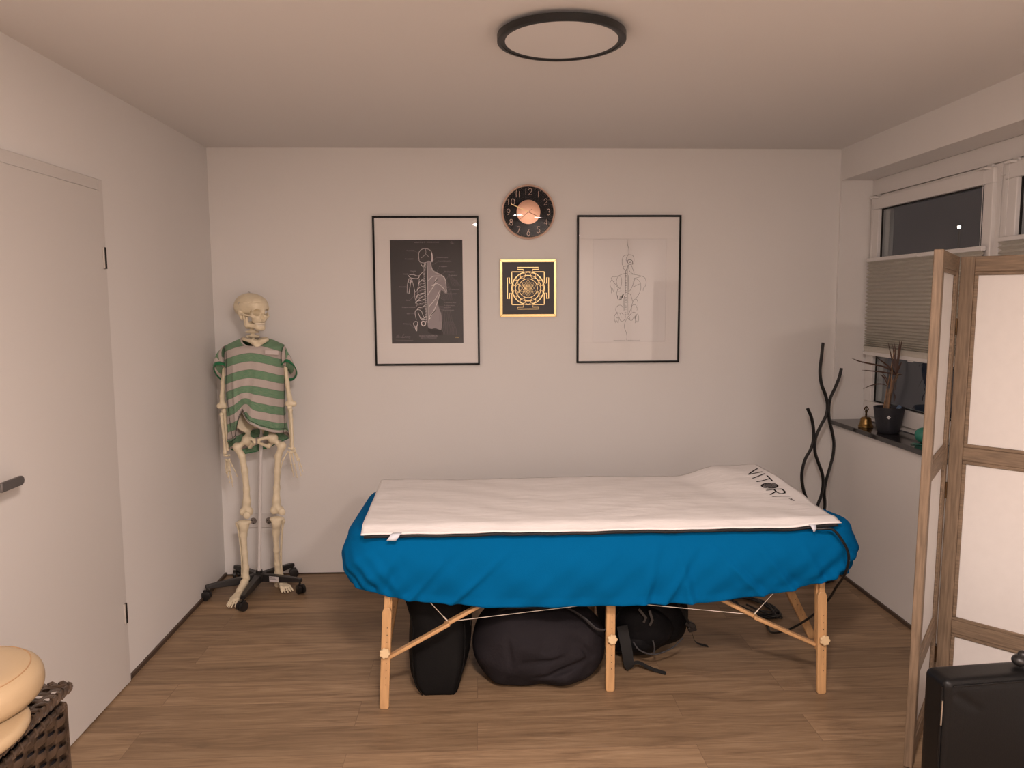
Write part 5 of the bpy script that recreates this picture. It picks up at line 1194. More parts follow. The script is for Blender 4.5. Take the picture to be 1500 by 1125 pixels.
for nm, P in (('side_seam', [(-1.2869,4.045,1.2994),(-1.2922,4.045,1.2159),(-1.294,4.045,1.0934),(-1.2909,4.045,1.0054),(-1.2826,4.045,0.9169),(-1.2736,4.045,0.8422)]), ('side_seam', [(-0.9913,4.045,1.311),(-0.9988,4.045,1.1958),(-1.0049,4.045,1.0729),(-1.0091,4.045,1.0023),(-1.0079,4.045,0.9385),(-1.0171,4.045,0.8746)])): 
    mk(nm, MB().tube([(x+(0.0), y, z) for x, y, z in smooth_path(P, 5)], .0011, 6).vf, STITCH, tsx)
def sleeve(ac, cc, rx, e1, e2, sgn):
    ac, cc = np.array(ac), np.array(cc); a1 = np.array((sgn*.010, 0, .012)); nu2, nv2 = 56, 14; V = []; UV = []
    for j in range(nv2):
        f = j/(nv2-1)
        for i in range(nu2):
            p = 2*PI*i/nu2; A = ac+math.cos(p)*np.array((sgn*.004, 0, .052))+math.sin(p)*np.array((-sgn*.004, .062, 0))
            B = cc+math.cos(p)*np.array(e1)+math.sin(p)*np.array(e2); q = A*(1-f)+B*f+np.array((sgn*.014*math.sin(PI*f), 0, .006*math.sin(PI*f)))
            q = q+np.array((.003*f*math.sin(3*p+1), .004*f*math.sin(4*p), 0)); V.append(tuple(q)); UV.append((q[1], f*1.12+.30))
    F = [(j*nu2+i, j*nu2+(i+1) % nu2, (j+1)*nu2+(i+1) % nu2, (j+1)*nu2+i) for j in range(nv2-1) for i in range(nu2)]
    o = mk('sleeve', (V, F), SHIRT, tsx, angle=180, uv=UV); o.modifiers.new('thickness', 'SOLIDIFY').thickness = -.0016
    rim = [Vector(v) for v in V[(nv2-1)*nu2:]]; pre = [Vector(v) for v in V[(nv2-2)*nu2:(nv2-1)*nu2]]
    W = [tuple(r+(q-r)*1.5) for r, q in zip(rim, pre)]; X2 = [tuple(r-(q-r)*.35) for r, q in zip(rim, pre)]; n = nu2
    cfo = mk('sleeve_cuff', (W+X2, [(i, (i+1) % n, n+(i+1) % n, n+i) for i in range(n)]), CUFF, o, angle=180); m_ = cfo.modifiers.new('thickness', 'SOLIDIFY'); m_.thickness = .006; m_.offset = 0
SLL = [(-1.3181,4.135,1.2761),(-1.3326,4.135,1.1818)]; SLR = [(-1.0215,4.135,1.2737),(-1.0015,4.135,1.1931)]
sleeve(SLL[0], SLL[1], 0, (.002, -.060, .054), (.046, .010, -.008), -1)
sleeve(SLR[0], SLR[1], 0, (-.002, -.060, .054), (-.040, .010, -.008), 1)
# white name sticker on the chest
N4 = [(-1.091,4.032,1.3091),(-1.0244,4.032,1.3051),(-1.0251,4.032,1.285),(-1.0918,4.032,1.2897)]
mk('name_sticker', MB().prism([(x, y-.0035+.006*(i in (1, 2)), z) for i, (x, y, z) in enumerate(N4)], (0, .0008, 0)).vf, mat('white_sticker', (.60, .54, .52), .6), tsx)

# ---------------------------------------------------------------- bags under the table
# flat black carry bag standing on its narrow end
bt = thing('carry_bag', 'tall flat black carry bag standing under the left end of the table', 'bag', (-.18, 3.2, 0))
SECT = [(0, -.258, -.100, 2.972, 3.40), (.012, -.268, -.092, 2.966, 3.42), (.055, -.290, -.076, 2.968, 3.46), (.11, -.299, -.058, 2.980, 3.48), (.18, -.302, -.050, 3.00, 3.49), (.26, -.300, -.050, 3.02, 3.49), (.34, -.318, -.052, 3.03, 3.48), (.42, -.338, -.058, 3.03, 3.46), (.50, -.345, -.075, 3.05, 3.43), (.515, -.33, -.09, 3.07, 3.40)]
def bag_loft(S, n=14, exp=5.0):
    V = []; F = []; m = 4*n
    for z, x0, x1, y0, y1 in S:
        for k in range(m):
            a = 2*PI*k/m; c, s = math.cos(a), math.sin(a); e = 2/exp
            V.append(((x0+x1)/2+(x1-x0)/2*math.copysign(abs(c)**e, c)+.004*math.sin(5*a+9*z), (y0+y1)/2+(y1-y0)/2*math.copysign(abs(s)**e, s)+.003*math.sin(7*a+14*z), z))
    for i in range(len(S)-1):
        for k in range(m): F.append((i*m+k, i*m+(k+1) % m, (i+1)*m+(k+1) % m, (i+1)*m+k))
    F.append(tuple(range(m-1, -1, -1))); F.append(tuple((len(S)-1)*m+k for k in range(m)))
    return V, F
def dens(S, k=4): return [tuple(p) for p in smooth_path(S, k)]
mk('bag_body', bag_loft(dens(SECT)), BAGB, bt, angle=60)
def edge(x_off, col): return [(S[col]+x_off, S[3]+.003, S[0]) for S in dens(SECT)[2:-2]]
mk('seam_piping', MB().tube(edge(-.022, 2), .0022, 8).vf, BAGB, bt); mk('seam_piping', MB().tube(edge(.022, 1), .0022, 8).vf, BAGB, bt)
mb = MB(); rs = np.random.RandomState(5)
for k in range(26):
    z = .06+.25*rs.rand(); y = 3.06+.30*rs.rand(); x = -.0505+.0032; a = rs.rand()*3
    S_ = [float(np.interp(z, [q[0] for q in SECT], [q[2] for q in SECT]))]; x = S_[0]+.0015
    mb.tube([(x+.0008*math.sin(i), y+.006*math.cos(a+i), z+.008*math.sin(a+i*1.3)) for i in range(3)], .0010, 5)
mk('woven_print', mb.vf, BAGP, bt)
mk('carry_handle', MB().tube(smooth_path([(-.28, 3.15, .508), (-.26, 3.17, .535), (-.20, 3.2, .545), (-.14, 3.22, .535), (-.12, 3.24, .508)], 5), .011, 10).vf, WEB, bt)

# slumped charcoal duffel
db = thing('duffel_bag', 'slumped charcoal duffel bag lying under the middle of the table', 'bag', (.22, 3.2, 0))
def duffel(P):
    q = P-np.array((.238, 3.165, .138)); w = .010*np.sin(P[:, 0]*22+P[:, 2]*17)+.005*np.sin(P[:, 0]*47-P[:, 2]*31)+.005*np.sin(P[:, 2]*60+P[:, 0]*14)
    q = q+np.stack([w*.3, w, w*.1], 1)
    r = np.array((.272, .215, .168)); k = (np.abs(q/r)**2.5).sum(1)**(1/2.5); d = (k-1)*.18
    d = smin(d, s_ell(P, (.136, 3.13, .165), (.155, .175, .15)), .05)
    # folds pressed into the cloth
    for a, b, rr in (((.09, 2.96, .25), (.13, 2.94, .02), .007), ((.18, 2.945, .055), (.42, 2.985, .125), .011), ((.24, 2.94, .19), (.25, 2.97, .28), .009), ((.35, 2.96, .24), (.44, 3.00, .13), .011), ((.16, 2.945, .13), (.32, 2.95, .15), .007), ((-.02, 3.03, .06), (.07, 2.96, .025), .009)):
        d = smax(d, -s_cap(P, a, b, rr), .016)
    return smax(d, .002-P[:, 2], .02)
mk('bag_body', nets(duffel, (-.10, 2.92, -.01), (.55, 3.48, .36), .0075), DUFF, db, angle=180)
mk('shoulder_strap', MB().tube(smooth_path([(.30, 3.10, .318), (.36, 3.035, .312), (.41, 3.000, .288), (.445, 2.985, .258), (.475, 2.985, .248), (.50, 3.00, .25), (.51, 3.04, .26)], 5), .0085, 10, flat=.45, up=(0, .7, .7)).vf, BPACKG, db)
mk('grab_handle', MB().tube(smooth_path([(.07, 3.07, .305), (.10, 3.02, .335), (.17, 3.00, .345), (.24, 3.01, .335), (.27, 3.06, .31)], 5), .008, 8).vf, WEB, db)
mk('zip', MB().tube(smooth_path([(.02, 3.20, .310), (.12, 3.19, .324), (.25, 3.2, .326), (.38, 3.21, .312)], 5), .004, 8).vf, WEB, db)

# backpack lying on its side
bp = thing('backpack', 'black backpack lying on its side right of the middle leg, straps trailing on the floor', 'backpack', (.72, 3.36, 0))
def pack(P):
    a = math.radians(-12); c, s = math.cos(a), math.sin(a); q = P-np.array((.72, 3.40, .165)); x = q[:, 0]*c-q[:, 2]*s; z = q[:, 0]*s+q[:, 2]*c
    Q = np.stack([x, q[:, 1], z], 1); r = np.array((.198, .19, .158)); k = (np.abs(Q/r)**2.7).sum(1)**(1/2.7); d = (k-1)*.16
    d = smin(d, s_ell(P, (.655, 3.32, .10), (.115, .16, .085)), .05)
    d = d+.003*np.sin(P[:, 0]*40+P[:, 2]*22)
    d = smax(d, -s_chain(P, [np.array(v) for v in ((.60, 3.17, .24), (.66, 3.15, .12), (.74, 3.17, .062), (.85, 3.22, .115))], [.006]*4, .004), .010)
    return smax(d, .002-P[:, 2], .02)
mk('pack_body', nets(pack, (.44, 3.08, -.01), (.98, 3.64, .38), .0075), BPACK, bp, angle=180)
mk('front_pocket', nets(lambda P: smin(s_ell(P, (.70, 3.215, .150), (.115, .055, .085)), s_ell(P, (.66, 3.225, .18), (.09, .05, .075)), .04), (.52, 3.13, .03), (.85, 3.30, .29), .006), BPACK, bp, angle=180)
for P in ([(.635, 3.165, .115), (.66, 3.150, .085), (.72, 3.150, .065), (.80, 3.175, .078), (.86, 3.215, .105)], [(.715, 3.152, .125), (.722, 3.150, .100), (.722, 3.152, .072)]):
    mk('pocket_piping', MB().tube(smooth_path(P, 6), .0035, 8).vf, BPACKG, bp)
mb = MB(); mb.ribbon(smooth_path([(.585, 3.16, .19), (.60, 3.135, .10), (.61, 3.13, .035), (.62, 3.14, .012)], 6), .045, (0, -1, .25), .008); mk('shoulder_strap', mb.vf, WEB, bp)
mb = MB(); mb.ribbon(smooth_path([(.62, 3.14, .03), (.655, 3.14, .034), (.70, 3.125, .016), (.76, 3.10, .004)], 6), [.018]*19, (.2, -.5, 1), .0022); mk('loose_strap', mb.vf, WEB, bp)
mb = MB(); mb.ribbon(smooth_path([(.895, 3.24, .145), (.915, 3.27, .10), (.945, 3.31, .040), (1.01, 3.347, .004)], 6), [.018]*19, (-.3, -.6, .8), .0022); mk('loose_strap', mb.vf, WEB, bp)
mb = MB(); mb.box((.893, 3.235, .158), (.022, .012, .012), Matrix.Rotation(.5, 3, 'Y')); mb.box((.905, 3.24, .137), (.018, .012, .013), Matrix.Rotation(-.3, 3, 'Y')); bevel(mk('strap_buckle', mb.vf, BLACKP, bp), .005)
mb = MB(); mb.tube(smooth_path([(.80, 3.22, .31), (.85, 3.20, .24), (.885, 3.225, .17)], 6), .006, 8, flat=2, up=(0, -1, 0)); mk('side_strap', mb.vf, WEB, bp)
mb = MB()
for P in ([(.655, 3.158, .262), (.685, 3.152, .225), (.675, 3.152, .205)], [(.70, 3.158, .255), (.712, 3.150, .215), (.70, 3.150, .192)]): mb.ribbon(P, .010, NB, .0015)
mk('sewn_emblem', mb.vf, mat('emblem_grey_thread', (.055, .05, .045), .7), bp)

# ---------------------------------------------------------------- wavy floor lamp in the right corner
wl = thing('floor_lamp', 'black floor lamp of three wavy rods standing in the right corner', 'lamp', (1.86, 4.20, 0))
for P in ([(1.864,4.2,1.3167),(1.8577,4.2,1.2394),(1.8525,4.2,1.1598),(1.8632,4.2,1.0898),(1.8877,4.2,1.0294),(1.9009,4.2,0.974),(1.8959,4.2,0.9186),(1.8694,4.2,0.8633),(1.846,4.2,0.8079),(1.8376,4.2,0.7572),(1.8425,4.2,0.7062),(1.8629,4.2,0.6498),(1.8866,4.2,0.588),(1.893,4.2,0.5263),(1.884,4.2,0.4646),(1.8656,4.2,0.4029)], [(1.9783,4.215,1.1754),(1.9671,4.215,1.1224),(1.9469,4.215,1.0673),(1.9235,4.215,1.0121),(1.9154,4.215,0.9567),(1.9212,4.215,0.8857),(1.9388,4.215,0.8245),(1.9514,4.215,0.7632),(1.9498,4.215,0.6967),(1.9351,4.215,0.6251),(1.9163,4.215,0.5482),(1.9075,4.215,0.4811),(1.9136,4.215,0.3981)], [(1.7899,4.2,0.9581),(1.8141,4.2,0.9044),(1.8276,4.2,0.8385),(1.8287,4.2,0.7776),(1.8152,4.2,0.7269),(1.7884,4.2,0.6763),(1.7731,4.2,0.6152),(1.7718,4.2,0.564),(1.7831,4.2,0.5022),(1.8071,4.2,0.4297)]):
    x, y, z = P[-1]; Q = P+[(x+(1.868-x)*.45, y, z-.12), (x+(1.868-x)*.8, 4.205, z*.45), (1.865+(x-1.84)*.2, 4.205, .02)]
    pa = smooth_path(Q, 6); mb = MB(); mb.tube(pa, .0098, 4, up=(0, -1, 0)); rod = bevel(mk('wavy_rod', mb.vf, BLACKM, wl, angle=50), .0015, 2)
    n = len(pa); mb = MB(); mb.ribbon([(x, y+.0075, z) for x, y, z in pa[2:n-8]], .009, (0, 1, 0), .0012); mk('light_strip', mb.vf, WHITEP, rod)
mk('lamp_base', MB().lathe([(0, 0), (.105, 0), (.11, .004), (.11, .018), (.104, .022), (0, .022)], (1.865, 4.205, 0), 40).vf, BLACKM, wl)

# ---------------------------------------------------------------- things on the window sill
bx, by, bz = [(2.0712,4.1044,0.8655)][0]; bx = min(bx, 2.105)
be = thing('hand_bell', 'small aged brass hand bell on the window sill left of the plant pot', 'bell', (bx, by, ZS))
bl = [(0, .056), (.016, .0555), (.0235, .052), (.0275, .045), (.029, .034), (.031, .022), (.035, .012), (.0385, .0085), (.0385, .0055), (.0365, .0045), (.0375, .002), (.0385, .0005), (.0365, .0002), (.034, .003), (.0305, .012), (.027, .034), (.0255, .044), (.018, .051), (0, .0525)]
mk('bell_body', MB().lathe([(r, ZS+z) for r, z in bl], (bx, by, 0), 40).vf, BRASS, be, angle=60)
hl = [(0, .0555), (.0065, .0558), (.0065, .060), (.0048, .062), (.0048, .067), (.0068, .069), (.0048, .071), (.0045, .079), (.0068, .081), (.0075, .085), (.0062, .088), (.004, .091), (0, .092)]
hd = mk('bell_handle', MB().lathe([(r, ZS+z) for r, z in hl], (bx, by, 0), 20).vf, BRASSD, be, angle=60)
mb = MB()
for k in range(4):
    a = k*PI/2+.5; mb.tube(smooth_path([(bx, by, ZS+.089), (bx+.011*math.cos(a), by+.011*math.sin(a), ZS+.094), (bx+.0125*math.cos(a), by+.0125*math.sin(a), ZS+.101), (bx+.006*math.cos(a), by+.006*math.sin(a), ZS+.109), (bx, by, ZS+.112)], 4), .0022, 7)
mb.tube([(bx, by, ZS+.089), (bx, by, ZS+.116)], [.003, .001], 8); mk('handle_prongs', mb.vf, BRASSD, be)

px_, py_ = 2.098, [(2.098,3.9215,0.8786)][0][1]
po = thing('potted_dracaena', 'thin leaved dracaena in a dark grey pot on the window sill', 'plant', (px_, py_, ZS))
RB, RT, HP = .052, .0735, .135
pp = [(0, 0), (RB-.004, 0), (RB, .004), (RB+.006, .03), (RT-.006, .085), (RT, HP-.008), (RT+.0008, HP), (RT-.004, HP), (RT-.006, HP-.012), (0, HP-.014)]
pot = mk('pot', MB().lathe([(r, ZS+z) for r, z in pp], (px_, py_, 0), 48).vf, POTM, po, angle=50)
mk('soil', MB().lathe([(0, ZS+HP-.010), (RT-.0062, ZS+HP-.012), (RT-.0062, ZS+HP-.0139), (0, ZS+HP-.0139)], (px_, py_, 0), 32).vf, SOIL, po)
vd = Vector((-px_, -py_, 0)).normalized(); sd_ = Vector((-vd.y, vd.x, 0)); zc = ZS+.088; rc = RT-.0035
c = Vector((px_, py_, zc))+vd*rc; dn = vd; s = .0092
mb = MB(); up_ = Vector((0, 0, 1)); mb.prism([c+sd_*s, c+up_*s, c-sd_*s, c-up_*s], dn*.0016); st_ = mk('white_sticker', mb.vf, mat('white_pot_sticker', (.72, .72, .72), .5), pot)
mb = MB(); c2 = c+dn*.0017
for u, v in ((-.0035, 0), (0, 0), (.0035, 0)): mb.ribbon([c2+sd_*(u-.0012)-up_*.0018, c2+sd_*u+up_*.0018, c2+sd_*(u+.0012)-up_*.0018], .0008, dn, .0003)
mk('sticker_mark', mb.vf, INKD, st_)
YPL = py_
tk = [(2.0924,3.93,0.9797),(2.0962,3.93,1.005),(2.1006,3.93,1.0459),(2.1091,3.93,1.0867),(2.1196,3.93,1.1274),(2.1292,3.93,1.1436),(2.1371,3.93,1.1598),(2.1402,3.93,1.1719)]
mk('stem', MB().tube(smooth_path(tk, 5), [.0115-.0045*min(1, i/30) for i in range(36)], 12).vf, TRUNK, po)
tk2 = [(2.0887,3.945,0.9776),(2.0935,3.945,1.0113),(2.1016,3.945,1.0605),(2.1045,3.945,1.0892)]; mk('stem', MB().tube(smooth_path(tk2, 5), [.008-.0002*i for i in range(16)], 10).vf, TRUNK, po)
mk('stake', MB().tube([(2.0812,3.9,0.9889),(2.0889,3.9,1.0903),(2.0937,3.9,1.2073)], .0027, 8).vf, STAKE, po); mk('stake', MB().tube([(2.0836,3.955,0.9763),(2.1295,3.955,1.29)], .0024, 8).vf, STAKE, po)
rs = np.random.RandomState(11)
def leaf(P, w):
    q = smooth_path(P, 6); n = len(q); mb = MB(); ww = [max(.0010, 1.3*w*math.sin(PI*(.12+.88*min(1, i/(n-1))))**.7) for i in range(n)]
    a = Vector(P[-1])-Vector(P[0]); nr = Vector((-.4, -1, .6)); nr = (nr-a.normalized()*nr.dot(a.normalized())).normalized()
    mb.ribbon(q, ww, nr, .0007); mk('leaf', mb.vf, LEAFM, po)
LV = [("555,500 400,410 130,350 20,305", .0068, .02), ("550,510 400,480 250,460 95,445", .0062, -.03), ("540,520 480,420 400,340 340,285", .006, .03), ("555,500 540,400 530,250 525,105", .0055, .04), ("565,495 580,350 590,200 585,55", .0065, -.02), ("570,495 600,350 615,220 622,118", .006, .03), ("580,500 640,330 675,180 712,58", .006, -.04),
      ("590,500 650,400 700,340 760,300", .0065, .03), ("590,505 660,440 740,380 800,330", .0065, -.05), ("600,510 700,470 800,420 915,385", .0066, -.02), ("600,515 720,480 820,470 930,460", .0066, .03), ("600,520 700,500 800,495 930,495", .006, -.06), ("600,525 690,545 790,590 905,602", .0062, .0), ("560,500 600,420 640,340 655,260", .006, .02),
      ("570,500 640,380 690,250 690,130", .0055, .05), ("600,510 720,420 850,330 925,320", .006, .04), ("560,520 520,560 500,620 490,690", .005, -.02), ("430,645 400,560 370,530 345,505", .0052, .0), ("430,650 340,625 220,645 120,688", .0045, -.01), ("430,640 440,570 425,530 410,500", .0048, .02), ("450,640 470,590 460,560 455,530", .0045, -.02), ("510,740 560,780 580,830 590,850", .0038, .01), ("520,720 555,650 565,600", .004, .0), ("545,515 500,470 480,430 470,380", .0055, -.05), ("590,515 660,560 700,620 720,680", .0048, .05), ("600,500 690,420 760,390 850,420", .006, .06)]
PLV = [[(2.1363,3.93,1.1679),(2.0706,3.93,1.205),(1.9583,3.93,1.2303),(1.9123,3.93,1.2489)], [(2.1344,3.93,1.1639),(2.0719,3.93,1.1766),(2.0096,3.93,1.1853),(1.9455,3.93,1.192)], [(2.1305,3.93,1.1598),(2.1038,3.93,1.2007),(2.0693,3.93,1.2334),(2.0436,3.93,1.2559)], [(2.1363,3.93,1.1679),(2.1282,3.93,1.2086),(2.1212,3.93,1.2694),(2.1164,3.93,1.328)], [(2.1403,3.93,1.1699),(2.1438,3.93,1.2287),(2.145,3.93,1.2894),(2.1402,3.93,1.3479)], [(2.1424,3.93,1.1699),(2.152,3.93,1.2287),(2.1557,3.93,1.2812),(2.1566,3.93,1.3224)], [(2.1466,3.93,1.1678),(2.1682,3.93,1.2366),(2.1797,3.93,1.2972),(2.1925,3.93,1.3463)],
       [(2.1508,3.93,1.1678),(2.1736,3.93,1.2082),(2.1931,3.93,1.2324),(2.2171,3.93,1.2484)], [(2.1509,3.93,1.1657),(2.1786,3.93,1.1919),(2.2105,3.93,1.216),(2.2343,3.93,1.2361)], [(2.1551,3.93,1.1637),(2.1957,3.93,1.1796),(2.2361,3.93,1.1995),(2.283,3.93,1.2133)], [(2.1552,3.93,1.1616),(2.2042,3.93,1.1754),(2.2454,3.93,1.1791),(2.2908,3.93,1.1828)], [(2.1553,3.93,1.1596),(2.1963,3.93,1.1674),(2.2376,3.93,1.169),(2.2915,3.93,1.1685)], [(2.1554,3.93,1.1576),(2.193,3.93,1.1491),(2.2354,3.93,1.1303),(2.2834,3.93,1.125)], [(2.1384,3.93,1.1679),(2.1534,3.93,1.2003),(2.1683,3.93,1.2326),(2.173,3.93,1.2649)],
       [(2.1425,3.93,1.1679),(2.1691,3.93,1.2163),(2.1872,3.93,1.2689),(2.1849,3.93,1.3174)], [(2.1551,3.93,1.1637),(2.203,3.93,1.1998),(2.255,3.93,1.2359),(2.2858,3.93,1.2397)], [(2.1388,3.93,1.1598),(2.123,3.93,1.1436),(2.1158,3.93,1.1193),(2.113,3.93,1.0907)], [(2.0873,3.93,1.1094),(2.0734,3.93,1.1441),(2.0604,3.93,1.1564),(2.0496,3.93,1.1667)], [(2.0874,3.93,1.1073),(2.0498,3.93,1.1179),(2.0005,3.93,1.1102),(1.96,3.93,1.0931)], [(2.0872,3.93,1.1114),(2.0901,3.93,1.1399),(2.0831,3.93,1.1562),(2.0764,3.93,1.1685)], [(2.0955,3.93,1.1113),(2.1029,3.93,1.1316),(2.0982,3.93,1.1439),(2.0955,3.93,1.1561)], [(2.1222,3.93,1.0702),(2.1437,3.93,1.0537),(2.153,3.93,1.0331),(2.1575,3.93,1.0249)], [(2.126,3.93,1.0784),(2.1392,3.93,1.1068),(2.1424,3.93,1.1272)], [(2.1325,3.93,1.1618),(2.113,3.93,1.1803),(2.104,3.93,1.1966),(2.0989,3.93,1.217)], [(2.1511,3.93,1.1617),(2.1809,3.93,1.1431),(2.1987,3.93,1.1185),(2.2082,3.93,1.0939)], [(2.1549,3.93,1.1677),(2.1906,3.93,1.1999),(2.2189,3.93,1.2119),(2.2568,3.93,1.1993)]]
for P, (_, w, dy) in zip(PLV, LV):
    # leaves fan out in depth as well, but keep clear of the window behind
    leaf([(min(x-abs(dy)*.35*i/(len(P)-1), 2.132), y+dy*i/(len(P)-1), z) for i, (x, y, z) in enumerate(P)], w)
tg = [(2.1036,3.86,0.974),(2.1022,3.86,1.0042),(2.1138,3.86,1.0182),(2.1275,3.86,1.012),(2.1307,3.86,0.9797)]
mb = MB(); mb.prism(tg, (.001, .0015, 0)); lt = mk('plant_tag', mb.vf, mat('blue_plant_tag', (.10, .16, .26), .4), po)
q = [(2.1057,3.8595,0.9841),(2.1164,3.8595,1.0001),(2.1265,3.8595,0.9839)]; mb = MB(); mb.ribbon(q, .007, (-.4, -1, 0), .0004); mk('tag_print', mb.vf, mat('pale_tag_print', (.5, .56, .62), .5), lt)
bl_ = [(2.1133,3.63,0.9016)][0]
tb = thing('teal_ball', 'small teal rubber ball on the sill beside the folding screen', 'ball', (bl_[0], bl_[1], ZS))
mk('ball_body', MB().ball((bl_[0], bl_[1], ZS+.0365), .0365, 32, 20).vf, TEAL, tb)
mk('moulding_ring', MB().tube([(bl_[0]+.0366*math.cos(a*PI/24), bl_[1], ZS+.0365+.0366*math.sin(a*PI/24)) for a in range(48)], .0006, 6, closed=True).vf, TEAL, tb)
tr = thing('teal_band', 'flat teal exercise band lying at the front edge of the sill by the ball', 'band', (2.045, 3.66, ZS))
TBP = [(2.0324,3.5896,0.867),(2.0517,3.5828,0.867),(2.0703,3.5691,0.867),(2.0903,3.5413,0.867)]
mb = MB(); mb.ribbon(smooth_path(TBP, 6), .016, (0, 0, 1), .0016); mb2 = MB(); mb2.ribbon(smooth_path([(x-.012+.006*i, y+.01*i, z+.0022) for i, (x, y, z) in enumerate(TBP[::-1][:3])], 6), .014, (.15, 0, 1), .0016)
mk('band_layer', mb.vf, TEAL, tr); mk('band_layer', mb2.vf, TEAL, tr)

# ---------------------------------------------------------------- folding screen
fs = thing('folding_screen', 'folding screen of grey oak frames and white cloth on the right', 'screen', (1.70, 2.6, 0))
HS = 1.700
def panel(a, b, flip):
    a, b = Vector((*a, 0)), Vector((*b, 0)); u = (b-a); L = u.length; u.normalize(); n = Vector((u.y, -u.x, 0)); th = .028; R = Matrix((u, n, Vector((0, 0, 1)))).transposed()
    pt = None
    def bx_(x0, x1, z0, z1, t0, t1, name, m, par, bv=.003):
        mb = MB(); mb.box(a+u*((x0+x1)/2)+n*((t0+t1)/2)+Vector((0, 0, (z0+z1)/2)), ((x1-x0)/2, (t1-t0)/2, (z1-z0)/2), R); return bevel(mk(name, mb.vf, m, par), bv)
    st = .050; e = .004
    s0 = bx_(e, st, 0, HS, -th/2, th/2, 'stile', OAK, fs); s1 = bx_(L-st, L-e, 0, HS, -th/2, th/2, 'stile', OAK, fs)
    rails = [(HS-.055, HS-.0005), (.965, 1.015), (.315, .365), (.03, .085)]
    for z0, z1 in rails: bx_(st, L-st, z0, z1, -th/2+.001, th/2-.001, 'rail', OAKH, fs)
    for (z0, _), (_, z1) in zip(rails[:-1], rails[1:]):
        zb, zt = z1, z0
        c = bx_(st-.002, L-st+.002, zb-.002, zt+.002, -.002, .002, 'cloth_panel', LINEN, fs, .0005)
        for f in (-1, 1):
            t0, t1 = sorted((f*.0021, f*(.0105)))
            mb = MB()
            for (x0, x1, q0, q1) in ((st, L-st, zb, zb+.012), (st, L-st, zt-.012, zt), (st, st+.012, zb+.012, zt-.012), (L-st-.012, L-st, zb+.012, zt-.012)):
                mb.box(a+u*((x0+x1)/2)+n*((t0+t1)/2)+Vector((0, 0, (q0+q1)/2)), ((x1-x0)/2, (t1-t0)/2, (q1-q0)/2), R)
            bevel(mk('moulding', mb.vf, OAKH, c), .002, 2)
PA, PH_, PB = (1.402, 2.402), (1.697, 2.792), (1.992, 2.478)
panel(PA, PH_, 1); panel((PH_[0]+.016, PH_[1]-.004), PB, -1)
fs.rotation_euler.y = .010
for z in (.22, .85, 1.45):
    mb = MB(); c = Vector((PH_[0]+.004, PH_[1]-.022, z)); mb.cyl(c-Vector((0, 0, .03)), c+Vector((0, 0, .03)), .004, seg=10); mk('hinge', mb.vf, BRASSD, fs)

# ---------------------------------------------------------------- black padded seat in front of the screen
so_ = thing('padded_seat', 'black leatherette padded block with a pale zip, in front of the folding screen', 'seat', (1.52, 1.98, 0))
f0 = Vector((1.216, 1.924, 0)); f1 = Vector((1.86, 1.979, 0)); u = (f1-f0).normalized(); n = Vector((-u.y, u.x, 0)); Ls = (f1-f0).length; Rm = np.array(Matrix((u, n, Vector((0, 0, 1)))).transposed())
def seat(P):
    q = s_rot(P, tuple(f0), Rm); d = s_box(q, (Ls/2, .046, .268), (Ls/2, .046, .282), .018)
    d = smax(d, -s_cap(q, (.03, -.004, .532), (Ls-.02, -.004, .537), .0035), .010)          # welt groove
    d = smax(d, -s_cap(q, (.040, -.012, .505), (.095, -.010, .468), .010, .005), .016)        # pulled crease at the corner
    d = d-.004*np.exp(-((q[:, 0]-.25)/.22)**2-((q[:, 2]-.3)/.2)**2)
    return smax(d, .001-P[:, 2], .006)
mk('seat_body', nets(seat, (1.18, 1.88, -.012), (1.90, 2.10, .58), .0065), LEATH, so_, angle=180)
def sp(a, b, z): p = f0+u*a+n*b; return (p.x, p.y, z)
mk('piping', MB().tube([sp(.022, .0, .534), sp(.2, -.001, .536), sp(Ls-.02, -.001, .540)], .0026, 8).vf, LEATH, so_)
mk('corner_piping', MB().tube([sp(-.001, .012, .53), sp(-.003, .010, .35), sp(-.003, .010, .02)], .0026, 8).vf, LEATH, so_)
mk('zip', MB().tube([sp(-.0015, .008, .492), sp(-.0035, .007, .425)], .0022, 8).vf, STEEL, so_)
mk('knob', MB().ball(tuple(Vector(sp(.252, .05, .568))), (.020, .020, .016), 20, 12).ball(tuple(Vector(sp(.262, .05, .583))), (.014, .014, .012), 18, 10).vf, BLACKP, so_)

# ---------------------------------------------------------------- rattan basket with a headrest on its lid
bk = thing('rattan_basket', 'dark brown woven rattan basket with a lid beside the door', 'basket', (-1.255, 1.66, 0))
X0, X1, Y0, Y1, ZB = -1.450, -1.058, 1.36, 1.935, .548
def weave(mb, a, b, z0, z1, nrm, pitch=.044, hh=.0185):
    # flat strands running a->b, over and under the uprights
    a, b, nn = Vector(a), Vector(b), Vector(nrm); L = (b-a).length; u = (b-a)/L; k = max(2, int(L/pitch)); rows = int((z1-z0)/hh)
    for r in range(rows):
        z = z0+(r+.5)*(z1-z0)/rows; P = []
        for i in range(k*6+1):
            t = i/(k*6); P.append(a+u*(L*t)+nn*(.0062*math.sin(PI*(t*k+ (r//1) % 2)))+Vector((0, 0, z)))
        flat_strand(mb, P, nn, (z1-z0)/rows*.54)
    for i in range(k+1):
        p = a+u*(L*(i)/k); 
        flat_strand(mb, [p+Vector((0, 0, z0+(z1-z0)*j/8)) for j in range(9)], nn, .0075)
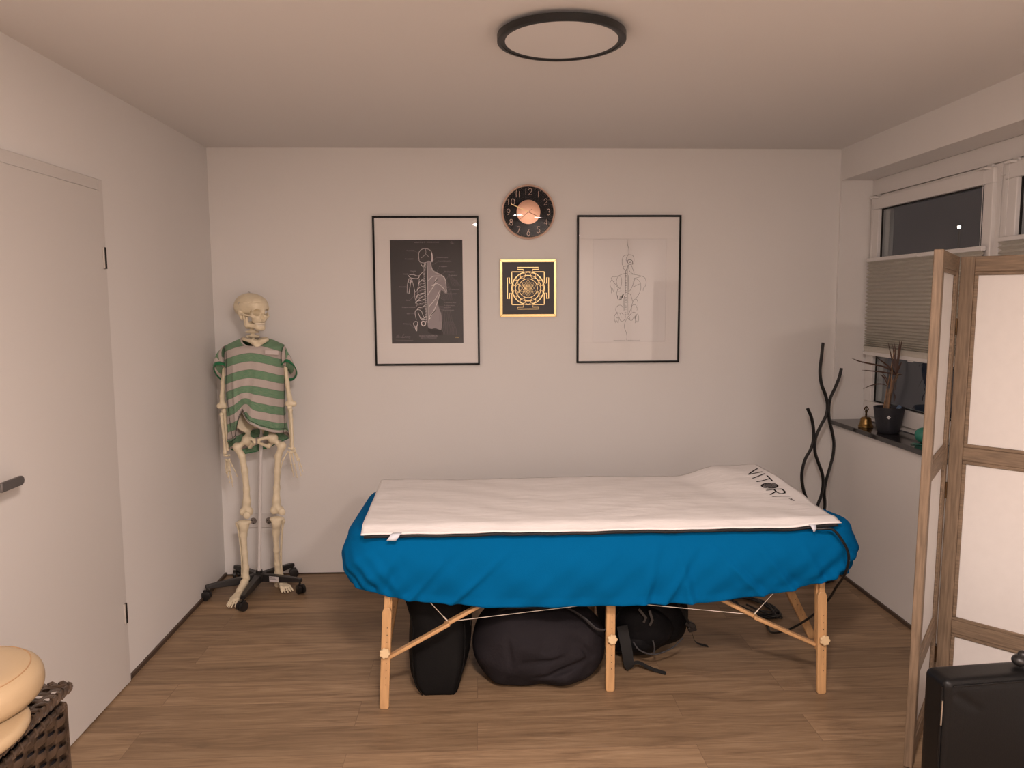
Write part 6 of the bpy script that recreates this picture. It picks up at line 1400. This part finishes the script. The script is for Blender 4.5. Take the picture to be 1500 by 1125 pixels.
def flat_strand(mb, P, nn, hw):
    n = len(P); V = []; F = []
    for i in range(n):
        t = (P[min(n-1, i+1)]-P[max(0, i-1)]).normalized(); sd = nn.cross(t).normalized()
        for a_, o_ in ((-1, 0), (-.6, .0016), (.6, .0016), (1, 0), (.6, -.0012), (-.6, -.0012)): V.append(P[i]+sd*(a_*hw)+nn*o_)
    for i in range(n-1):
        for k in range(6): F.append((6*i+k, 6*i+(k+1) % 6, 6*i+6+(k+1) % 6, 6*i+6+k))
    mb.add(V, F)
mb = MB(); zl = .02
weave(mb, (X1, Y0, 0), (X1, Y1, 0), zl, ZB-.008, (1, 0, 0)); weave(mb, (X0, Y1, 0), (X0, Y0, 0), zl, ZB-.008, (-1, 0, 0)); weave(mb, (X1, Y1, 0), (X0, Y1, 0), zl, ZB-.008, (0, 1, 0)); weave(mb, (X0, Y0, 0), (X1, Y0, 0), zl, ZB-.008, (0, -1, 0))
mk('woven_sides', mb.vf, RATTAN, bk, angle=50)
mb = MB(); g = .008
for lo, hi in (((X0+g, Y0+g, .012), (X1-g, Y0+g+.004, ZB-.012)), ((X0+g, Y1-g-.004, .012), (X1-g, Y1-g, ZB-.012)), ((X0+g, Y0+g, .012), (X0+g+.004, Y1-g, ZB-.012)), ((X1-g-.004, Y0+g, .012), (X1-g, Y1-g, ZB-.012)), ((X0+g, Y0+g, .010), (X1-g, Y1-g, .016))): mb.b2(lo, hi)
mk('basket_liner', mb.vf, LINER, bk)
mb = MB(); rim = [(X0, Y0), (X1, Y0), (X1, Y1), (X0, Y1)]
for i in range(4):
    p, q = rim[i], rim[(i+1) % 4]; L = math.hypot(q[0]-p[0], q[1]-p[1]); k = int(L/.03)
    mb.tube([(*p, ZB-.006), (*q, ZB-.006)], .0075, 8)
    for j in range(k):         # wrapped strands round the rim
        t = (j+.5)/k; c = (p[0]+(q[0]-p[0])*t, p[1]+(q[1]-p[1])*t, ZB-.006); dx, dy = (q[0]-p[0])/L, (q[1]-p[1])/L
        mb.tube([(c[0]-dx*.009, c[1]-dy*.009, c[2]-.008), (c[0]-dx*.004-dy*.009*-1, c[1]-dy*.004-dx*.009, c[2]), (c[0]+dx*.004, c[1]+dy*.004, c[2]+.0085), (c[0]+dx*.011, c[1]+dy*.011, c[2]+.002)], .0042, 6)
mk('rim', mb.vf, RATTAN, bk, angle=50)
for cx in (X0+.012, X1-.012):
    for cy in (Y0+.012, Y1-.012): mk('foot', MB().cyl((cx, cy, 0), (cx, cy, .024), .012, seg=14).vf, BLACKP, bk)
# lid: woven slab, its room side raised a little
def zlid(x): return ZB+.004+.026*(x-X0)/(X1-X0)
mb = MB(); nst = 34
for r in range(nst):
    y = Y0+(Y1-Y0+.012)*(r+.5)/nst; P = [Vector((X0+(X1+.008-X0)*i/60, y, zlid(X0+(X1+.008-X0)*i/60)+.0035*math.sin(PI*(i/60*13+r % 2))+.008)) for i in range(61)]; flat_strand(mb, P, Vector((0, 0, 1)), .0090)
for i in range(14):
    x = X0+(X1+.006-X0)*i/13; flat_strand(mb, [Vector((x, Y0+(Y1+.010-Y0)*j/10, zlid(x)+.008)) for j in range(11)], Vector((0, 0, 1)), .0055)
ld_ = mk('lid', mb.vf, RATTAN, bk, angle=50)
mb = MB(); rim = [(X0, Y0), (X1+.010, Y0), (X1+.010, Y1+.012), (X0, Y1+.012)]
for i in range(4):
    p, q = rim[i], rim[(i+1) % 4]; L = math.hypot(q[0]-p[0], q[1]-p[1]); k = int(L/.026); mb.tube([(*p, zlid(p[0])+.006), (*q, zlid(q[0])+.006)], .0085, 8)
    for j in range(k):
        t = (j+.5)/k; c = Vector((p[0]+(q[0]-p[0])*t, p[1]+(q[1]-p[1])*t, 0)); c.z = zlid(c.x)+.006; d = Vector((q[0]-p[0], q[1]-p[1], 0)).normalized(); o = Vector((d.y, -d.x, 0))
        mb.tube([c-d*.010+o*.004-Vector((0, 0, .009)), c-d*.002+o*.0105, c+d*.007+o*.006+Vector((0, 0, .0095)), c+d*.012-o*.003+Vector((0, 0, .009))], .0042, 6)
mk('lid_edge', mb.vf, RATTAN, ld_, angle=50)

# beige headrest: flat platform and a horseshoe cushion
hr = thing('massage_headrest', 'beige leatherette horseshoe face cushion on its platform, lying on the rattan basket', 'headrest', (-1.2, 1.70, .58))
ph = np.array((-1.190, 1.675))
def plat(P):
    x = P[:, 0]-ph[0]; y = P[:, 1]-ph[1]; r = np.hypot(x, y*.95); zz = P[:, 2]-(.5985+.05*x)
    d2 = np.stack([r-.158, np.abs(zz)-.001], 1); d = np.linalg.norm(np.maximum(d2, 0), axis=1)+np.minimum(d2.max(1), 0)-.0135
    hole = np.hypot(x+.01, y+.06)-.055
    return smax(d, -hole, .014)
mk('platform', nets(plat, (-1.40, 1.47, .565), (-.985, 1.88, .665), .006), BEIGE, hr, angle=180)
cc_ = np.array((-1.205, 1.785, .656))
Rt = np.array(Matrix.Rotation(math.radians(3), 3, 'X') @ Matrix.Rotation(math.radians(-2), 3, 'Y'))
def cush(P):
    q = s_rot(P, tuple(cc_), Rt); a = np.arctan2(q[:, 0], q[:, 1]); a = np.clip(a, -2.35, 2.35); R = .098
    c = np.stack([R*np.sin(a), R*np.cos(a)], 1); rr = np.hypot(q[:, 0]-c[:, 0], q[:, 1]-c[:, 1]); z = q[:, 2]
    return ((np.abs(rr/.068)**2.5+np.abs(z/.047)**2.5)**(1/2.5)-1)*.05
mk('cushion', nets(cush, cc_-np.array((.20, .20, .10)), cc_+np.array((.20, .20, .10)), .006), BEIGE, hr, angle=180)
mb = MB(); Rw = Rt
def cw(r, a, z): 
    v = cc_+Rw@np.array((r*math.sin(a), r*math.cos(a), z)); return tuple(v)
for z, ro in ((.0405, .043), (-.0405, .043)):
    mk('cushion_seam', MB().tube([cw(.098+ro, -2.3+4.6*i/60, z) for i in range(61)], .0016, 6).vf, BEIGED, hr)

# ---------------------------------------------------------------- street lamp outside in the dark
lp = thing('street_lamp', 'distant lit street lamp seen through the dark window', 'lamp', (12, 19.48, 0))
mk('lamp_post', MB().cyl((12, 19.48, -.5), (12, 19.48, 3.31), .03, .02, 10).vf, BLACKM, lp)
mk('lamp_head', MB().lathe([(0, 3.31), (.03, 3.30), (.04, 3.33), (.03, 3.365), (0, 3.37)], (12, 19.48, 0), 16).vf, emit_mat('street_light_glass', (1, .82, .6), 22), lp)

# ---------------------------------------------------------------- light, sky, camera
ld = bpy.data.lights.new('ceiling_lamp_light', 'AREA'); ld.shape = 'DISK'; ld.size = .37; ld.energy = 73; ld.color = (1, .815, .74)
lo_ = bpy.data.objects.new('ceiling_lamp_light', ld); COL.objects.link(lo_); lo_.location = (LX, LY, H-.04)
ld2 = ld.copy(); ld2.energy = 62; l2 = bpy.data.objects.new('ceiling_lamp_light', ld2); COL.objects.link(l2); l2.location = (LX2, LY2, H-.04)  # light of the added rear lamp, lowers contrast between near and far
w = bpy.data.worlds.new('night'); SC.world = w; w.use_nodes = True
w.node_tree.nodes['Background'].inputs['Color'].default_value = (.010, .010, .013, 1); w.node_tree.nodes['Background'].inputs['Strength'].default_value = 1
cam = bpy.data.cameras.new('camera'); co = bpy.data.objects.new('camera', cam); COL.objects.link(co); SC.camera = co
cam.sensor_fit = 'HORIZONTAL'; cam.sensor_width = 36; cam.lens = 36*1151.19/1500; cam.clip_start = .05; cam.clip_end = 100
yaw, pit, rol = .0404216, -.1050455, -.0053953
F_ = Vector((math.sin(yaw)*math.cos(pit), math.cos(yaw)*math.cos(pit), math.sin(pit)))
r0 = Vector((math.cos(yaw), -math.sin(yaw), 0)); u0 = r0.cross(F_)
rv = r0*math.cos(rol)+u0*math.sin(rol); uv_ = -r0*math.sin(rol)+u0*math.cos(rol)
Mx = Matrix((rv, uv_, -F_)).transposed().to_4x4(); Mx.translation = (0, 0, 1.55); co.matrix_world = Mx
vs = SC.view_settings; vs.view_transform = 'Standard'; vs.look = 'None'; vs.exposure = 0.22; vs.gamma = 1; vs.use_curve_mapping = False
SC.display_settings.display_device = 'sRGB'
